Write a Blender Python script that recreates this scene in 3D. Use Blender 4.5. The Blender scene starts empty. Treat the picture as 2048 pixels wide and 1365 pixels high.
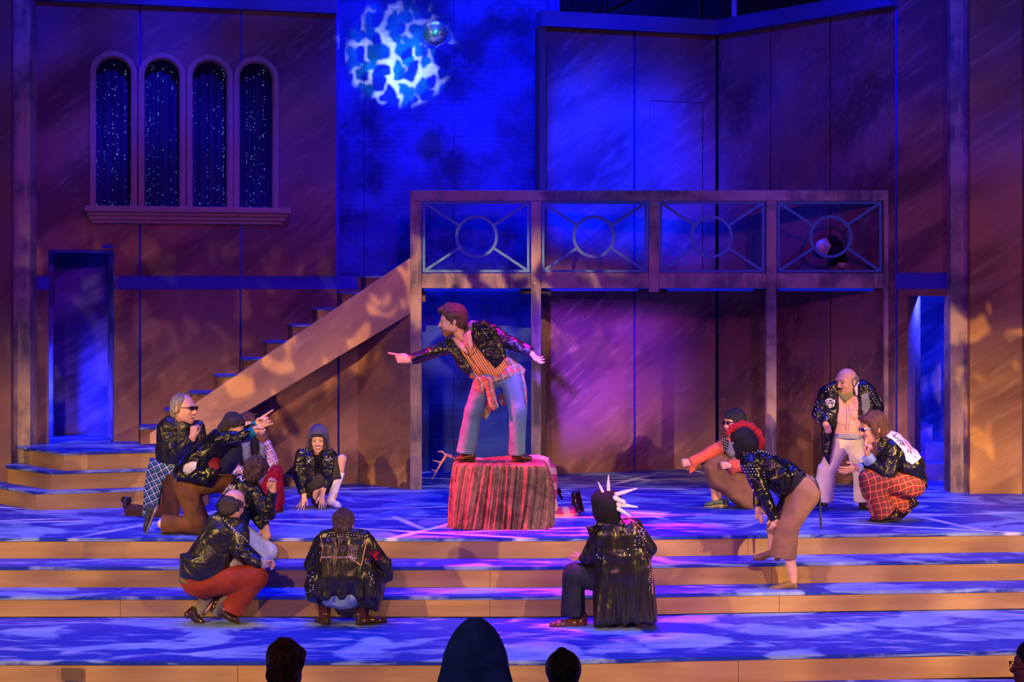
import bpy, bmesh, math, random
import numpy as np
from mathutils import Vector, Matrix
from mathutils.bvhtree import BVHTree
random.seed(7); np.random.seed(7)
sc = bpy.context.scene
COL = sc.collection
F = 3022.0; HZ = 560.0; CH = 2.395; CY = -14.0      # focal length in px, horizon row, eye height, camera Y

# ---------------------------------------------------------------- camera
cam = bpy.data.cameras.new('camera'); camo = bpy.data.objects.new('camera', cam); COL.objects.link(camo)
camo.location = (0, CY, CH); camo.rotation_euler = (math.pi/2, 0, 0)
cam.sensor_width = 36; cam.lens = 36*F/2048; cam.shift_y = -(682.5-HZ)/2048; cam.clip_end = 200
sc.camera = camo
sc.view_settings.view_transform = 'Standard'; sc.view_settings.look = 'None'
sc.view_settings.exposure = 0.0; sc.view_settings.gamma = 1.0; sc.view_settings.use_curve_mapping = False

def px(x, y, D):
    return Vector(((x-1024)*D/F, CY+D, CH-(y-HZ)*D/F))

# ---------------------------------------------------------------- node helper
class NT:
    def __init__(s, tree):
        s.t = tree; tree.nodes.clear()
    def n(s, typ, **kw):
        o = s.t.nodes.new(typ)
        for k, v in kw.items(): setattr(o, k, v)
        return o
    def put(s, sock, v):
        if isinstance(v, bpy.types.NodeSocket): s.t.links.new(v, sock)
        elif v is not None:
            if hasattr(sock.default_value, '__len__') and not hasattr(v, '__len__'): v = (v, v, v)
            if hasattr(v, '__len__') and len(sock.default_value) == 4 and len(v) == 3: v = tuple(v)+(1,)
            sock.default_value = v
    def m(s, op, a, b=None, c=None, clamp=False):
        o = s.n('ShaderNodeMath', operation=op, use_clamp=clamp)
        s.put(o.inputs[0], a); s.put(o.inputs[1], b)
        if c is not None: s.put(o.inputs[2], c)
        return o.outputs[0]
    def vm(s, op, a, b=None):
        o = s.n('ShaderNodeVectorMath', operation=op); s.put(o.inputs[0], a)
        if b is not None:
            if op == 'SCALE': s.put(o.inputs[3], b)
            else: s.put(o.inputs[1], b)
        return o.outputs[1] if op in ('DOT_PRODUCT', 'LENGTH') else o.outputs[0]
    def xyz(s, v):
        o = s.n('ShaderNodeSeparateXYZ'); s.put(o.inputs[0], v); return o.outputs
    def cmb(s, x, y, z):
        o = s.n('ShaderNodeCombineXYZ')
        for i, v in enumerate((x, y, z)): s.put(o.inputs[i], v)
        return o.outputs[0]
    def pos(s): return s.n('ShaderNodeNewGeometry').outputs['Position']
    def obj(s): return s.n('ShaderNodeTexCoord').outputs['Object']
    def noise(s, v, scale, detail=3, rough=.55, dist=0):
        o = s.n('ShaderNodeTexNoise'); s.put(o.inputs['Vector'], v)
        o.inputs['Scale'].default_value = scale; o.inputs['Detail'].default_value = detail
        o.inputs['Roughness'].default_value = rough; o.inputs['Distortion'].default_value = dist
        return o.outputs[0]
    def ss(s, v, a, b, lo=0., hi=1.):
        o = s.n('ShaderNodeMapRange', interpolation_type='SMOOTHSTEP')
        s.put(o.inputs[0], v); s.put(o.inputs[1], a); s.put(o.inputs[2], b); s.put(o.inputs[3], lo); s.put(o.inputs[4], hi)
        return o.outputs[0]
    def mix(s, f, a, b, mode='MIX'):
        o = s.n('ShaderNodeMix', data_type='RGBA', blend_type=mode)
        s.put(o.inputs[0], f); s.put(o.inputs[6], a); s.put(o.inputs[7], b); return o.outputs[2]
    def strokes(s, v, deg, along, across, scale=1, detail=4):
        """noise stretched along a direction in the XZ plane"""
        x, y, z = s.xyz(v); c, sn = math.cos(math.radians(deg)), math.sin(math.radians(deg))
        u = s.m('ADD', s.m('MULTIPLY', x, c), s.m('MULTIPLY', z, sn))
        w = s.m('SUBTRACT', s.m('MULTIPLY', z, c), s.m('MULTIPLY', x, sn))
        return s.noise(s.cmb(s.m('MULTIPLY', u, along), s.m('MULTIPLY', y, across), s.m('MULTIPLY', w, across)), scale, detail)
    def pbsdf(s, color, rough=.6, metal=0., bump=None, bs=.3, bd=.01, spec=.5, extra=None):
        b = s.n('ShaderNodeBsdfPrincipled'); s.put(b.inputs['Base Color'], color)
        s.put(b.inputs['Roughness'], rough); s.put(b.inputs['Metallic'], metal); s.put(b.inputs['Specular IOR Level'], spec)
        if extra:
            for k, v in extra.items(): s.put(b.inputs[k], v)
        if bump is not None:
            q = s.n('ShaderNodeBump'); q.inputs['Strength'].default_value = bs; q.inputs['Distance'].default_value = bd
            s.put(q.inputs['Height'], bump); s.put(b.inputs['Normal'], q.outputs[0])
        o = s.n('ShaderNodeOutputMaterial'); s.t.links.new(b.outputs[0], o.inputs[0]); return b

MATS = {}
def mat(name, fn):
    if name not in MATS:
        m = bpy.data.materials.new(name); m.use_nodes = True; fn(NT(m.node_tree)); MATS[name] = m
    return MATS[name]

# ---------------------------------------------------------------- world + stage lighting
w = bpy.data.worlds.new('night'); sc.world = w; w.use_nodes = True
w.node_tree.nodes['Background'].inputs[0].default_value = (.10, .06, .22, 1); w.node_tree.nodes['Background'].inputs[1].default_value = .06

def spot(name, loc, aim, color, power, size=40, blend=.6, rad=.12):
    l = bpy.data.lights.new(name, 'SPOT'); l.color = color; l.energy = power; l.spot_size = math.radians(size)
    l.spot_blend = blend; l.shadow_soft_size = rad
    o = bpy.data.objects.new(name, l); COL.objects.link(o); o.location = loc
    o.rotation_euler = (Vector(aim)-Vector(loc)).to_track_quat('-Z', 'Y').to_euler(); return o

def gobo(o, fn, axis='Y', val=4.0):
    """pattern plate in the lantern: fn(N, x, z) -> strength or (color, strength); x, z = where the ray meets the focus plane"""
    l = o.data; l.use_nodes = True; N = NT(l.node_tree); L = o.location
    inc = N.n('ShaderNodeNewGeometry').outputs['Incoming']
    dx, dy, dz = N.xyz(inc)
    if axis == 'Y':
        t = N.m('DIVIDE', val-L.y, dy)
        a = N.m('ADD', N.m('MULTIPLY', dx, t), L.x); b = N.m('ADD', N.m('MULTIPLY', dz, t), L.z)
    else:
        t = N.m('DIVIDE', val-L.z, dz)
        a = N.m('ADD', N.m('MULTIPLY', dx, t), L.x); b = N.m('ADD', N.m('MULTIPLY', dy, t), L.y)
    r = fn(N, a, b)
    c, st = r if isinstance(r, tuple) else (None, r)
    e = N.n('ShaderNodeEmission'); N.put(e.inputs[1], st)
    if c is not None: N.put(e.inputs[0], c)
    out = N.n('ShaderNodeOutputLight'); N.t.links.new(e.outputs[0], out.inputs[0])

def area(name, loc, aim, sx, sy, color, power, spread=math.pi):
    l = bpy.data.lights.new(name, 'AREA'); l.shape = 'RECTANGLE'; l.size = sx; l.size_y = sy
    l.color = color; l.energy = power; l.spread = spread
    o = bpy.data.objects.new(name, l); COL.objects.link(o); o.location = loc
    o.rotation_euler = (Vector(aim)-Vector(loc)).to_track_quat('-Z', 'Y').to_euler(); return o
BLUE = (.015, .035, 1.0)
# overhead blue wash over the deck
area('blue_overhead_wash', (0, 1.3, 9.5), (0, 1.3, 0), 12, 5.5, BLUE, 340, math.radians(50))
area('blue_front_wash', (0, -2.2, 9.5), (0, -1.7, 0), 13, 2.6, (.03, .06, 1.0), 230, math.radians(50))
# amber front-of-house lanterns, shuttered off the upper walls and broken by soft gobos
def shutter(hi0, hi1, sc_=.8, lo=.45, thr=(.42, .60), side=None):
    def fn(N, x, z):
        n = N.noise(N.cmb(x, 0., z), sc_, 2)
        cut = N.ss(z, hi1, hi0, .03, 1.)
        cut = N.m('MULTIPLY', cut, N.ss(z, -6.7, -6.0, .05, 1.))
        return N.m('MULTIPLY', N.m('MULTIPLY', cut, N.ss(x, -7., -1., .62, 1.)), N.ss(n, thr[0], thr[1], lo, 1.))
    return fn
AMB = (1, .60, .16)
a1 = spot('amber_front_left', (-11, -11, 5.6), (0, 1.5, .3), AMB, 9600, 60, .4, .10); gobo(a1, shutter(-.4, 1.9))
a2 = spot('amber_front_right', (11, -11, 5.6), (0, 1.5, .3), AMB, 14500, 60, .4, .10); gobo(a2, shutter(-.4, 1.9, .9))
# lavender wash for walls and people
l1 = spot('lavender_front', (2, -16, 6.2), (0, 2.5, 1.5), (.66, .02, 1.), 2700, 60, .5, .3)
l2 = spot('rose_front', (-3, -16, 6.2), (0, 2.5, .8), (1., .46, .34), 3300, 60, .5, .2)
gobo(l1, lambda N, x, z: N.m('MULTIPLY', N.m('MULTIPLY', N.m('MULTIPLY', N.ss(z, 5.8, 2.2, .10, 1.), N.ss(z, -5., -4.2, .10, 1.)), N.m('MAXIMUM', N.ss(z, .6, 2.4, .05, 1.), N.ss(x, .0, .8, 0., .85))), N.m('SUBTRACT', 1., N.m('MULTIPLY', N.m('MULTIPLY', N.ss(x, .35, .5), N.ss(x, 2.3, 1.5)), N.ss(z, 2.7, 3.0, 0., .85)))))
gobo(l2, lambda N, x, z: N.m('MULTIPLY', N.ss(z, 2.2, .2, .03, 1.), N.ss(z, -5., -4.2, .10, 1.)))
# leaf-shaped amber breakup streaks on stair, posts and wings
def leaves(N, x, z):
    v = N.cmb(N.m('ADD', N.m('MULTIPLY', x, 2.4), N.m('MULTIPLY', z, .6)), 0., N.m('MULTIPLY', z, 1.5))
    n = N.noise(v, 1.25, 2, .5, .6)
    q = N.m('ABSOLUTE', N.m('SUBTRACT', z, N.m('ADD', N.m('MULTIPLY', x, .71), 3.15)))
    band = N.m('MULTIPLY', N.ss(q, .62, .30), N.ss(x, -.7, -1.0))
    beam = N.m('MULTIPLY', N.m('MULTIPLY', N.ss(x, -1.3, -1.1), N.ss(x, 1.6, .3)), N.ss(z, 1.6, 2.1))
    wing = N.m('MULTIPLY', N.m('MULTIPLY', N.ss(x, 4.6, 5.0), .9), N.ss(z, 2.3, 1.9))
    m_ = N.m('MAXIMUM', N.m('MAXIMUM', band, beam), N.m('MAXIMUM', wing, N.ss(x, -1.2, -1.3, 0., .14)))
    return N.m('MULTIPLY', N.m('MULTIPLY', N.m('MAXIMUM', N.ss(N.m('ADD', n, N.m('MULTIPLY', beam, .13)), .54, .62, 0., 1.), N.m('MULTIPLY', band, .22)), m_), N.m('MULTIPLY', N.ss(z, 3.1, 2.6), N.ss(z, -.1, .3)))
s3 = spot('leaf_gobo_front', (0, -15, 7.5), (0, 3.5, 1.2), (1, .55, .12), 16000, 46, .3, .03); gobo(s3, leaves, 'Y', 3.2)
w1 = spot('amber_wing_special', (1, -13, 6.5), (5.4, 2.9, .6), (1, .58, .14), 1100, 9, .8, .1)
gobo(w1, lambda N, x, z: N.m('MULTIPLY', N.ss(z, 2.0, .6), N.ss(x, 4.9, 5.1)), 'Y', 2.9)
u1 = spot('blue_wall_wash', (0, -7, 11), (0, 3.8, 3.6), (.01, .01, 1.), 15000, 90, .5, .3)
gobo(u1, lambda N, x, z: N.m('MULTIPLY', N.ss(N.strokes(N.cmb(x, 0., z), 38, .5, 1.3, 1, 2), .40, .62, .12, 1.), N.ss(z, 2.2, 4.4, .10, 1.)), 'Y', 3.8)
# blue specials hung close to the centre walls
area('blue_brick_wash', (-.95, 3.1, 8.2), (-.95, 4.9, 2.4), 2.6, .4, (.0, .02, 1.), 125, math.radians(100))
area('blue_brick_low', (-.45, 3.6, 2.20), (-.45, 4.9, .8), 1.1, .15, (.0, .03, 1.), 11, math.radians(140))
w2 = spot('blue_wall_special', (-1.5, -6, 9.0), (1.15, 4.9, 3.4), (.0, .008, 1.), 85000, 22, .9, .2)
gobo(w2, lambda N, x, z: N.m('MULTIPLY', N.m('MULTIPLY', N.ss(x, .45, .55), N.ss(x, 2.8, 1.7)), N.m('MULTIPLY', N.ss(z, 2.7, 2.9), N.ss(z, 5.6, 4.3))), 'Y', 4.8)
area('blue_inside_left_door', (-5.75, 3.25, 1.2), (-5.3, 3.9, .8), .3, .6, BLUE, 50, math.radians(130))
area('blue_inside_right_door', (5.0, 3.6, 2.15), (5.25, 4.5, .2), .5, .4, BLUE, 130)
v1 = spot('violet_under_balcony', (-1.0, -10, 3.2), (.9, 4.8, 1.2), (.20, .04, 1.), 52000, 16, .8, .2)
gobo(v1, lambda N, x, z: N.m('MULTIPLY', N.ss(x, .47, .56), N.m('MULTIPLY', N.ss(x, 2.6, .6), N.m('MULTIPLY', N.ss(z, .0, 1.0), N.ss(z, 2.1, 1.85)))), 'Y', 4.8)
# magenta pool by the draped box and red side light
m1 = spot('magenta_pool', (1.0, .9, 9), (.45, .12, 0), (1., 0., .42), 20000, 24, .9, .15)
gobo(m1, lambda N, x, y: N.m('MULTIPLY', N.ss(N.noise(N.cmb(x, N.m('MULTIPLY', y, 2), 0.), 1.1, 2), .36, .6, .1, 1.), N.ss(y, 1.1, .5)), 'Z', 0.)
spot('red_side_light', (-6.3, -.8, 5.2), (-.42, .6, .75), (1., .01, .08), 22000, 12, .7, .06)
spot('red_box_special', (-7.0, -3.6, 3.7), (-.62, .45, .36), (1., .01, .05), 9000, 5.2, .5, .04)
# mirror-ball lantern: white gaps between blue-green blobs on the brick wall
def ballgobo(N, x, z):
    cx, cz = (800-1024)*18.85/F, CH-(105-HZ)*18.85/F
    dx = N.m('SUBTRACT', x, cx); dz = N.m('SUBTRACT', z, cz)
    r = N.m('SQRT', N.m('ADD', N.m('MULTIPLY', dx, dx), N.m('MULTIPLY', dz, dz)))
    wv = N.noise(N.cmb(x, 0., z), 2.2, 2)
    wv2 = N.noise(N.cmb(x, 5., z), 4, 2)
    v = N.cmb(N.m('ADD', x, N.m('MULTIPLY', wv, .45)), N.m('ADD', N.m('MULTIPLY', z, .85), N.m('MULTIPLY', wv2, .25)), 0.)
    vo = N.n('ShaderNodeTexVoronoi', voronoi_dimensions='2D'); N.put(vo.inputs['Vector'], v); vo.inputs['Scale'].default_value = 7.5; vo.inputs['Randomness'].default_value = .85
    d = vo.outputs['Distance']; c = vo.outputs['Color']
    white = N.ss(d, .53, .58)
    cx_ = N.xyz(c)[0]
    blob = N.mix(N.ss(cx_, .35, .6), (.0, .10, .9), (.0, 1.6, .35))
    blob = N.mix(.35, blob, (.02, .25, 1.))
    col = N.mix(white, N.vm('SCALE', blob, .42), (3.6, 3.0, 1.7))
    r = N.m('ADD', r, N.m('MULTIPLY', N.noise(N.cmb(x, 2., z), 5, 2), .22)); edge = N.ss(r, .84, .72); core = N.ss(r, .95, .2, .25, 1.)
    nn = N.ss(N.noise(N.cmb(x, 1., z), 1.3, 2), .3, .6, .25, 1.)
    return col, N.m('MULTIPLY', N.m('MULTIPLY', edge, core), nn)
g5 = spot('mirror_ball_lantern', (-1.2, -11, 5.0), (-1.35, 4.85, 5.0), (1, 1, 1), 42000, 14, .1, .02); gobo(g5, ballgobo, 'Y', 4.85)

# ---------------------------------------------------------------- mesh helpers
class MB:
    def __init__(s): s.v = []; s.f = []
    def hexa(s, c):
        i = len(s.v); s.v += [tuple(q) for q in c]
        s.f += [(i, i+3, i+2, i+1), (i+4, i+5, i+6, i+7), (i, i+1, i+5, i+4), (i+1, i+2, i+6, i+5), (i+2, i+3, i+7, i+6), (i+3, i, i+4, i+7)]
        return s
    def box(s, x0, x1, y0, y1, z0, z1):
        return s.hexa([(x0, y0, z0), (x1, y0, z0), (x1, y1, z0), (x0, y1, z0), (x0, y0, z1), (x1, y0, z1), (x1, y1, z1), (x0, y1, z1)])
    def prism(s, plan, z0, z1):
        i = len(s.v); n = len(plan)
        s.v += [(x, y, z0) for x, y in plan]+[(x, y, z1) for x, y in plan]
        s.f += [tuple(i+n-1-k for k in range(n)), tuple(i+n+k for k in range(n))]
        s.f += [(i+k, i+(k+1) % n, i+n+(k+1) % n, i+n+k) for k in range(n)]
        return s
    def bar(s, a, b, w, d, up=(0, 1, 0)):
        a, b = Vector(a), Vector(b); t = (b-a).normalized(); u = Vector(up); sd = t.cross(u).normalized(); u = sd.cross(t)
        c = []
        for p in (a, b):
            for i, j in ((-1, -1), (1, -1), (1, 1), (-1, 1)): c.append(p+sd*(i*w/2)+u*(j*d/2))
        return s.hexa(c)
    def tube(s, pts, r, n=6, closed=False):
        pts = [Vector(p) for p in pts]; m = len(pts); i0 = len(s.v)
        rr = r if hasattr(r, '__len__') else [r]*m
        for k, p in enumerate(pts):
            a = pts[(k-1) % m] if (k or closed) else p; b = pts[(k+1) % m] if (k < m-1 or closed) else p
            t = (b-a).normalized(); u = t.orthogonal().normalized() if k == 0 else (pu - t*pu.dot(t)).normalized(); pu = u
            w_ = t.cross(u)
            for j in range(n):
                an = 2*math.pi*j/n; s.v.append(tuple(p+(u*math.cos(an)+w_*math.sin(an))*rr[k]))
        for k in range(m if closed else m-1):
            for j in range(n):
                a = i0+k*n+j; b = i0+k*n+(j+1) % n; c = i0+((k+1) % m)*n+(j+1) % n; d = i0+((k+1) % m)*n+j
                s.f.append((a, b, c, d))
        if not closed:
            s.f.append(tuple(i0+j for j in range(n))[::-1]); s.f.append(tuple(i0+(m-1)*n+j for j in range(n)))
        return s
    def build(s, name, m, parent=None, loc=None, smooth=False, bevel=0):
        me = bpy.data.meshes.new(name); me.from_pydata(s.v, [], s.f)
        o = bpy.data.objects.new(name, me); COL.objects.link(o)
        if m: me.materials.append(m)
        if parent is not None: adopt(o, parent)
        if smooth: me.polygons.foreach_set('use_smooth', [True]*len(me.polygons))
        bm = bmesh.new(); bm.from_mesh(me); bmesh.ops.recalc_face_normals(bm, faces=bm.faces)
        if bevel: bmesh.ops.bevel(bm, geom=bm.edges[:], offset=bevel, segments=1, affect='EDGES')
        bm.to_mesh(me); bm.free()
        return o
def adopt(o, parent):
    """keep world coordinates of the child mesh"""
    o.parent = parent
    p = parent; off = Vector((0, 0, 0))
    while p is not None: off += p.location; p = p.parent
    o.location = o.location - off
def empty(name, loc, label=None, cat=None, group=None, kind=None):
    o = bpy.data.objects.new(name, None); COL.objects.link(o); o.location = loc; o.empty_display_size = .1
    return tag(o, label, cat, group, kind)
def tag(o, label=None, cat=None, group=None, kind=None):
    if label: o['label'] = label
    if cat: o['category'] = cat
    if group: o['group'] = group
    if kind: o['kind'] = kind
    return o

# ---------------------------------------------------------------- materials
def m_wall(N, a=(.29, .125, .075), b=(.105, .036, .036), c=(.40, .21, .14), deg=33):
    v = N.pos()
    s1 = N.strokes(v, deg, .35, 1.7, 1, 4); s2 = N.strokes(v, deg+5, .9, 9, 1.3, 4); s3 = N.noise(v, .55, 2)
    col = N.mix(N.ss(s1, .38, .62), b, a); col = N.mix(N.m('MULTIPLY', N.ss(s2, .48, .78), .6), col, c)
    col = N.mix(N.m('MULTIPLY', N.ss(s3, .40, .65), .45), col, (.24, .13, .17))
    N.pbsdf(col, .75, bump=s2, bs=.15, bd=.01)
M_WALL = mat('brushed brown flat', m_wall)
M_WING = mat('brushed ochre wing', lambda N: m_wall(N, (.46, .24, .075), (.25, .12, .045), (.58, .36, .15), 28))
M_WALL_GOLDLIT = mat('wall brown with golden light under the stair', lambda N: m_wall(N, (.40, .21, .07), (.22, .11, .04), (.50, .29, .11), 25))  # wall brown with the golden light below the stair mixed into the colour
def m_post(N):
    v = N.pos(); x, y, z = N.xyz(v)
    n = N.noise(v, 2.2, 4); n2 = N.noise(N.cmb(N.m('MULTIPLY', x, 14), y, N.m('MULTIPLY', z, 1.5)), 1.4, 4)
    col = N.mix(N.ss(n, .36, .62), (.13, .10, .11), (.44, .31, .23)); col = N.mix(N.m('MULTIPLY', N.ss(n2, .5, .7), .5), col, (.55, .40, .26))
    N.pbsdf(col, .7, bump=n2, bs=.2)
M_POST = mat('mottled grey brown timber', m_post)
M_NAVY = mat('navy paint', lambda N: N.pbsdf((.02, .03, .42), .7))
M_CAP = mat('blue grey cornice paint', lambda N: N.pbsdf((.06, .06, .22), .7))
M_BLACK = mat('matt black', lambda N: N.pbsdf((.006, .006, .008), .7))
M_DARK = mat('backdrop black', lambda N: N.pbsdf((.03, .035, .05), .9))
M_STEEL = mat('blue steel bar', lambda N: N.pbsdf((.03, .19, .40), .45, .1))
def m_riser(N):
    v = N.pos(); x, y, z = N.xyz(v)
    n = N.noise(N.cmb(N.m('MULTIPLY', x, .7), y, N.m('MULTIPLY', z, 5)), 1.6, 5)
    g = N.noise(N.cmb(N.m('MULTIPLY', x, 3), y, N.m('MULTIPLY', z, 60)), 1.5, 3)
    col = N.mix(N.ss(n, .32, .68), (.31, .175, .062), (.42, .26, .105)); col = N.mix(N.m('MULTIPLY', g, .3), col, (.26, .14, .05))
    N.pbsdf(col, .6, bump=g, bs=.12, bd=.004)
M_RISER = mat('tan plywood riser', m_riser)
def m_deck(N, lines=True):
    v = N.pos(); x, y, z = N.xyz(v)
    d = N.noise(v, 1.1, 2); xx = N.m('ADD', N.m('MULTIPLY', x, .95), N.m('MULTIPLY', d, .8)); yy = N.m('MULTIPLY', y, 1.7)
    n = N.noise(N.cmb(xx, yy, N.m('MULTIPLY', z, 9)), 1.15, 5, .5, .8)
    n2 = N.noise(N.cmb(N.m('MULTIPLY', x, 1.2), N.m('MULTIPLY', y, 5), 3.), 2.2, 4)
    col = N.mix(N.ss(n, .50, .57), (.004, .03, .36), (.17, .28, .56))
    col = N.mix(N.m('MULTIPLY', N.ss(n2, .52, .72), .55), col, (.46, .56, .76))
    col = N.mix(N.m('MULTIPLY', N.ss(n2, .46, .30), .5), col, (.01, .02, .26))
    if lines:
        for ang, fr, off in ((12, .62, .2), (-19, .55, .45), (58, .40, .1), (-64, .42, .7), (3, .5, .88)):
            c, s_ = math.cos(math.radians(ang)), math.sin(math.radians(ang))
            q = N.m('ADD', N.m('SUBTRACT', N.m('MULTIPLY', y, c), N.m('MULTIPLY', x, s_)), N.m('MULTIPLY', d, .10))
            fq = N.m('ABSOLUTE', N.m('SUBTRACT', N.m('FRACT', N.m('ADD', N.m('MULTIPLY', q, fr), off)), .5))
            ln = N.ss(fq, .024, .008)
            fade = N.ss(N.noise(N.cmb(x, y, ang*.1), .8, 2), .42, .60, 0., .9)
            col = N.mix(N.m('MULTIPLY', ln, fade), col, (.85, .88, .95))
    N.pbsdf(col, .45, spec=.35)
M_DECK = mat('painted blue deck with pale brushed lines', m_deck)
M_TREAD = mat('painted blue cloudy tread', lambda N: m_deck(N, False))
def m_brick(N):
    v = N.pos(); x, y, z = N.xyz(v)
    b = N.n('ShaderNodeTexBrick'); N.put(b.inputs['Vector'], N.cmb(x, z, 0.)); b.inputs['Scale'].default_value = 1
    b.inputs['Brick Width'].default_value = .19; b.inputs['Row Height'].default_value = .066; b.inputs['Mortar Size'].default_value = .004
    n = N.noise(v, 1.0, 5, .6); n3 = N.noise(v, 3.2, 3)
    k = N.m('ADD', N.m('MULTIPLY', n, .7), N.m('MULTIPLY', n3, .3))
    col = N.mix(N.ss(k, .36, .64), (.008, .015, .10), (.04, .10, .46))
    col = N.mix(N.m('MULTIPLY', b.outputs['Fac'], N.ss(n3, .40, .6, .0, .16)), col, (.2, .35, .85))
    N.pbsdf(col, .8, bump=b.outputs['Fac'], bs=.2, bd=.003)
M_BRICK = mat('painted cloudy brick drop', m_brick)
M_BLUEFLAT = mat('inner blue flat', lambda N: N.pbsdf(N.mix(N.ss(N.strokes(N.pos(), 30, .8, 3), .4, .6), (.06, .06, .25), (.22, .2, .5)), .8))
def plain(name, col, rough=.7, metal=0., bump=0., sc_=60, spec=.5, extra=None):
    return mat(name, lambda N: N.pbsdf(col, rough, metal, bump=N.noise(N.pos(), sc_, 3) if bump else None, bs=bump, bd=.01, spec=spec, extra=extra))

# ================================================================ SETTING
class Line:
    """a flat standing in plan between two points, addressed by image column and height"""
    def __init__(s, pa, Da, pb, Db):
        s.A = Vector(((pa-1024)*Da/F, CY+Da)); s.B = Vector(((pb-1024)*Db/F, CY+Db)); d = (s.B-s.A); s.L = d.length; s.t = d/s.L
        s.n = Vector((s.t.y, -s.t.x))          # toward the audience
    def u(s, col, off=0.):
        k = (col-1024)/F; A = s.A+s.n*off      # X = k*D , D = Y-CY
        return (k*(A.y-CY)-A.x)/(s.t.x-k*s.t.y)
    def P(s, u, off=0.): return s.A+s.t*u+s.n*off
    def z(s, col, row, off=0.): D = s.P(s.u(col, off), off).y-CY; return CH-(row-HZ)*D/F
    def box(s, mb, u0, u1, z0, z1, o0, o1):
        a, b, c, d = s.P(u0, o1), s.P(u1, o1), s.P(u1, o0), s.P(u0, o0)
        return mb.hexa([(q.x, q.y, z0) for q in (a, b, c, d)]+[(q.x, q.y, z1) for q in (a, b, c, d)])
WL = Line(60, 16.8, 716, 17.75); WR1 = Line(1088, 18.56, 1434, 19.25); WR2 = Line(1434, 19.25, 1788, 17.17); WR3 = Line(1795, 17.17, 1905, 17.12)
TOPZ = 5.5; BAND0, BAND1 = 2.285, 2.44
G = .016                                          # half seam

def structure(name, loc=(0, 0, 0)): return empty(name, loc, kind='structure')
def outline(name, ln, outer, holes, o0, o1, m, parent):
    """flat board with cut-outs, drawn in (u,z) and extruded"""
    cu = bpy.data.curves.new('tmp', 'CURVE'); cu.dimensions = '2D'; cu.fill_mode = 'BOTH'; cu.extrude = (o1-o0)/2
    for poly in [outer]+holes:
        sp = cu.splines.new('POLY'); sp.points.add(len(poly)-1); sp.use_cyclic_u = True
        for p, (a, b) in zip(sp.points, poly): p.co = (a, b, 0, 1)
    to = bpy.data.objects.new('tmp', cu); me = to.to_mesh().copy()
    bpy.data.objects.remove(to); bpy.data.curves.remove(cu)
    for vtx in me.vertices:
        u, z, d = vtx.co; q = ln.P(u, (o0+o1)/2+d); vtx.co = (q.x, q.y, z)
    me.name = name; me.materials.clear(); me.materials.append(m)
    bm = bmesh.new(); bm.from_mesh(me); bmesh.ops.recalc_face_normals(bm, faces=bm.faces); bm.to_mesh(me); bm.free()
    o = bpy.data.objects.new(name, me); COL.objects.link(o); adopt(o, parent); return o

# ---- deck, steps, pit
def dd(D): return CY+D
edge_px = [(-700, 0), (1080, 0), (1400, .13), (2048, .33), (2800, .60)]       # column, set-back of the step fronts
def front(Dn, k=1.): return [((c-1024)*(Dn+s*k)/F, dd(Dn+s*k)) for c, s in edge_px]
D0s, D1s, D2s, D3s = 14.0, 13.607, 13.24, 11.74
back = [(8, 9.5), (-8, 9.5)]
fl = MB().prism(front(D0s)+back, -.03, 0).build('floor', M_DECK); tag(fl, kind='structure')
st = structure('trim_1')
def tread(Dn, Dprev, z):
    MB().prism(front(Dn)+front(Dprev)[::-1], z-.03, z).build('tread', M_TREAD, st)
def riser(Dn, z0, z1, cuts):
    f = front(Dn+.012); 
    xs = sorted(set([p[0] for p in f]+[(c-1024)*Dn/F for c in cuts]))
    def yy(x):
        for (xa, ya), (xb, yb) in zip(f, f[1:]):
            if xa <= x <= xb: return ya+(yb-ya)*(x-xa)/(xb-xa)
        return f[-1][1]
    segs = [f[0][0]]+[(c-1024)*Dn/F for c in cuts]+[f[-1][0]]
    for a, b in zip(segs, segs[1:]):
        mid = [x for x in xs if a < x < b]; pl = [a+.002]+mid+[b-.002]
        MB().prism([(x, yy(x)) for x in pl]+[(x, yy(x)+.018) for x in pl[::-1]], z0, z1).build('riser_board', M_RISER, st)
tread(D1s, D0s+.03, -.19); tread(D2s, D1s+.03, -.38)
fp = MB().prism(front(D3s)+front(D2s+.03)[::-1], -.60, -.57).build('floor.001', M_TREAD); tag(fp, kind='structure')
riser(D0s, -.19, -.031, (500, 1502)); riser(D1s, -.38, -.221, (-60, 980, 1550)); riser(D2s, -.562, -.411, (240, 980, 1566))
riser(D3s, -.78, -.601, (475, 1483))
MB().prism(front(D0s+.04)+front(D0s+.5)[::-1], -.8, -.035).prism(front(D2s+.05)+front(D2s+.5)[::-1], -.8, -.42).build('step_core', M_BLACK, st)
pit = MB().box(-9, 9, -13.5, -2.0, -.83, -.78).build('floor.002', M_TREAD); tag(pit, kind='structure')
# grilles in the front riser
def grille(c0, c1, r0, r1):
    D = D3s+(.30 if c0 > 1500 else 0); a, b = px(c0, r0, D-.012), px(c1, r1, D-.012)
    g = MB(); nx, nz = 22, 12; y = a.y
    for i in range(nx+1):
        x = a.x+(b.x-a.x)*i/nx; g.box(x-.0016, x+.0016, y-.003, y, b.z, a.z)
    for j in range(nz+1):
        z = b.z+(a.z-b.z)*j/nz; g.box(a.x, b.x, y-.004, y+.001, z-.0016, z+.0016)
    o = g.build('vent_grille', plain('bronze grille', (.20, .13, .07), .5, .3), None)
    MB().box(a.x, b.x, y+.001, y+.004, b.z, a.z).build('dark_backing', M_BLACK, o)
    return o
tag(grille(123, 163, 1337, 1362), 'small perforated vent grille at the left end of the lowest tan riser', 'vent')
tag(grille(1796, 1838, 1324, 1351), 'small perforated vent grille at the right end of the lowest tan riser', 'vent')

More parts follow.
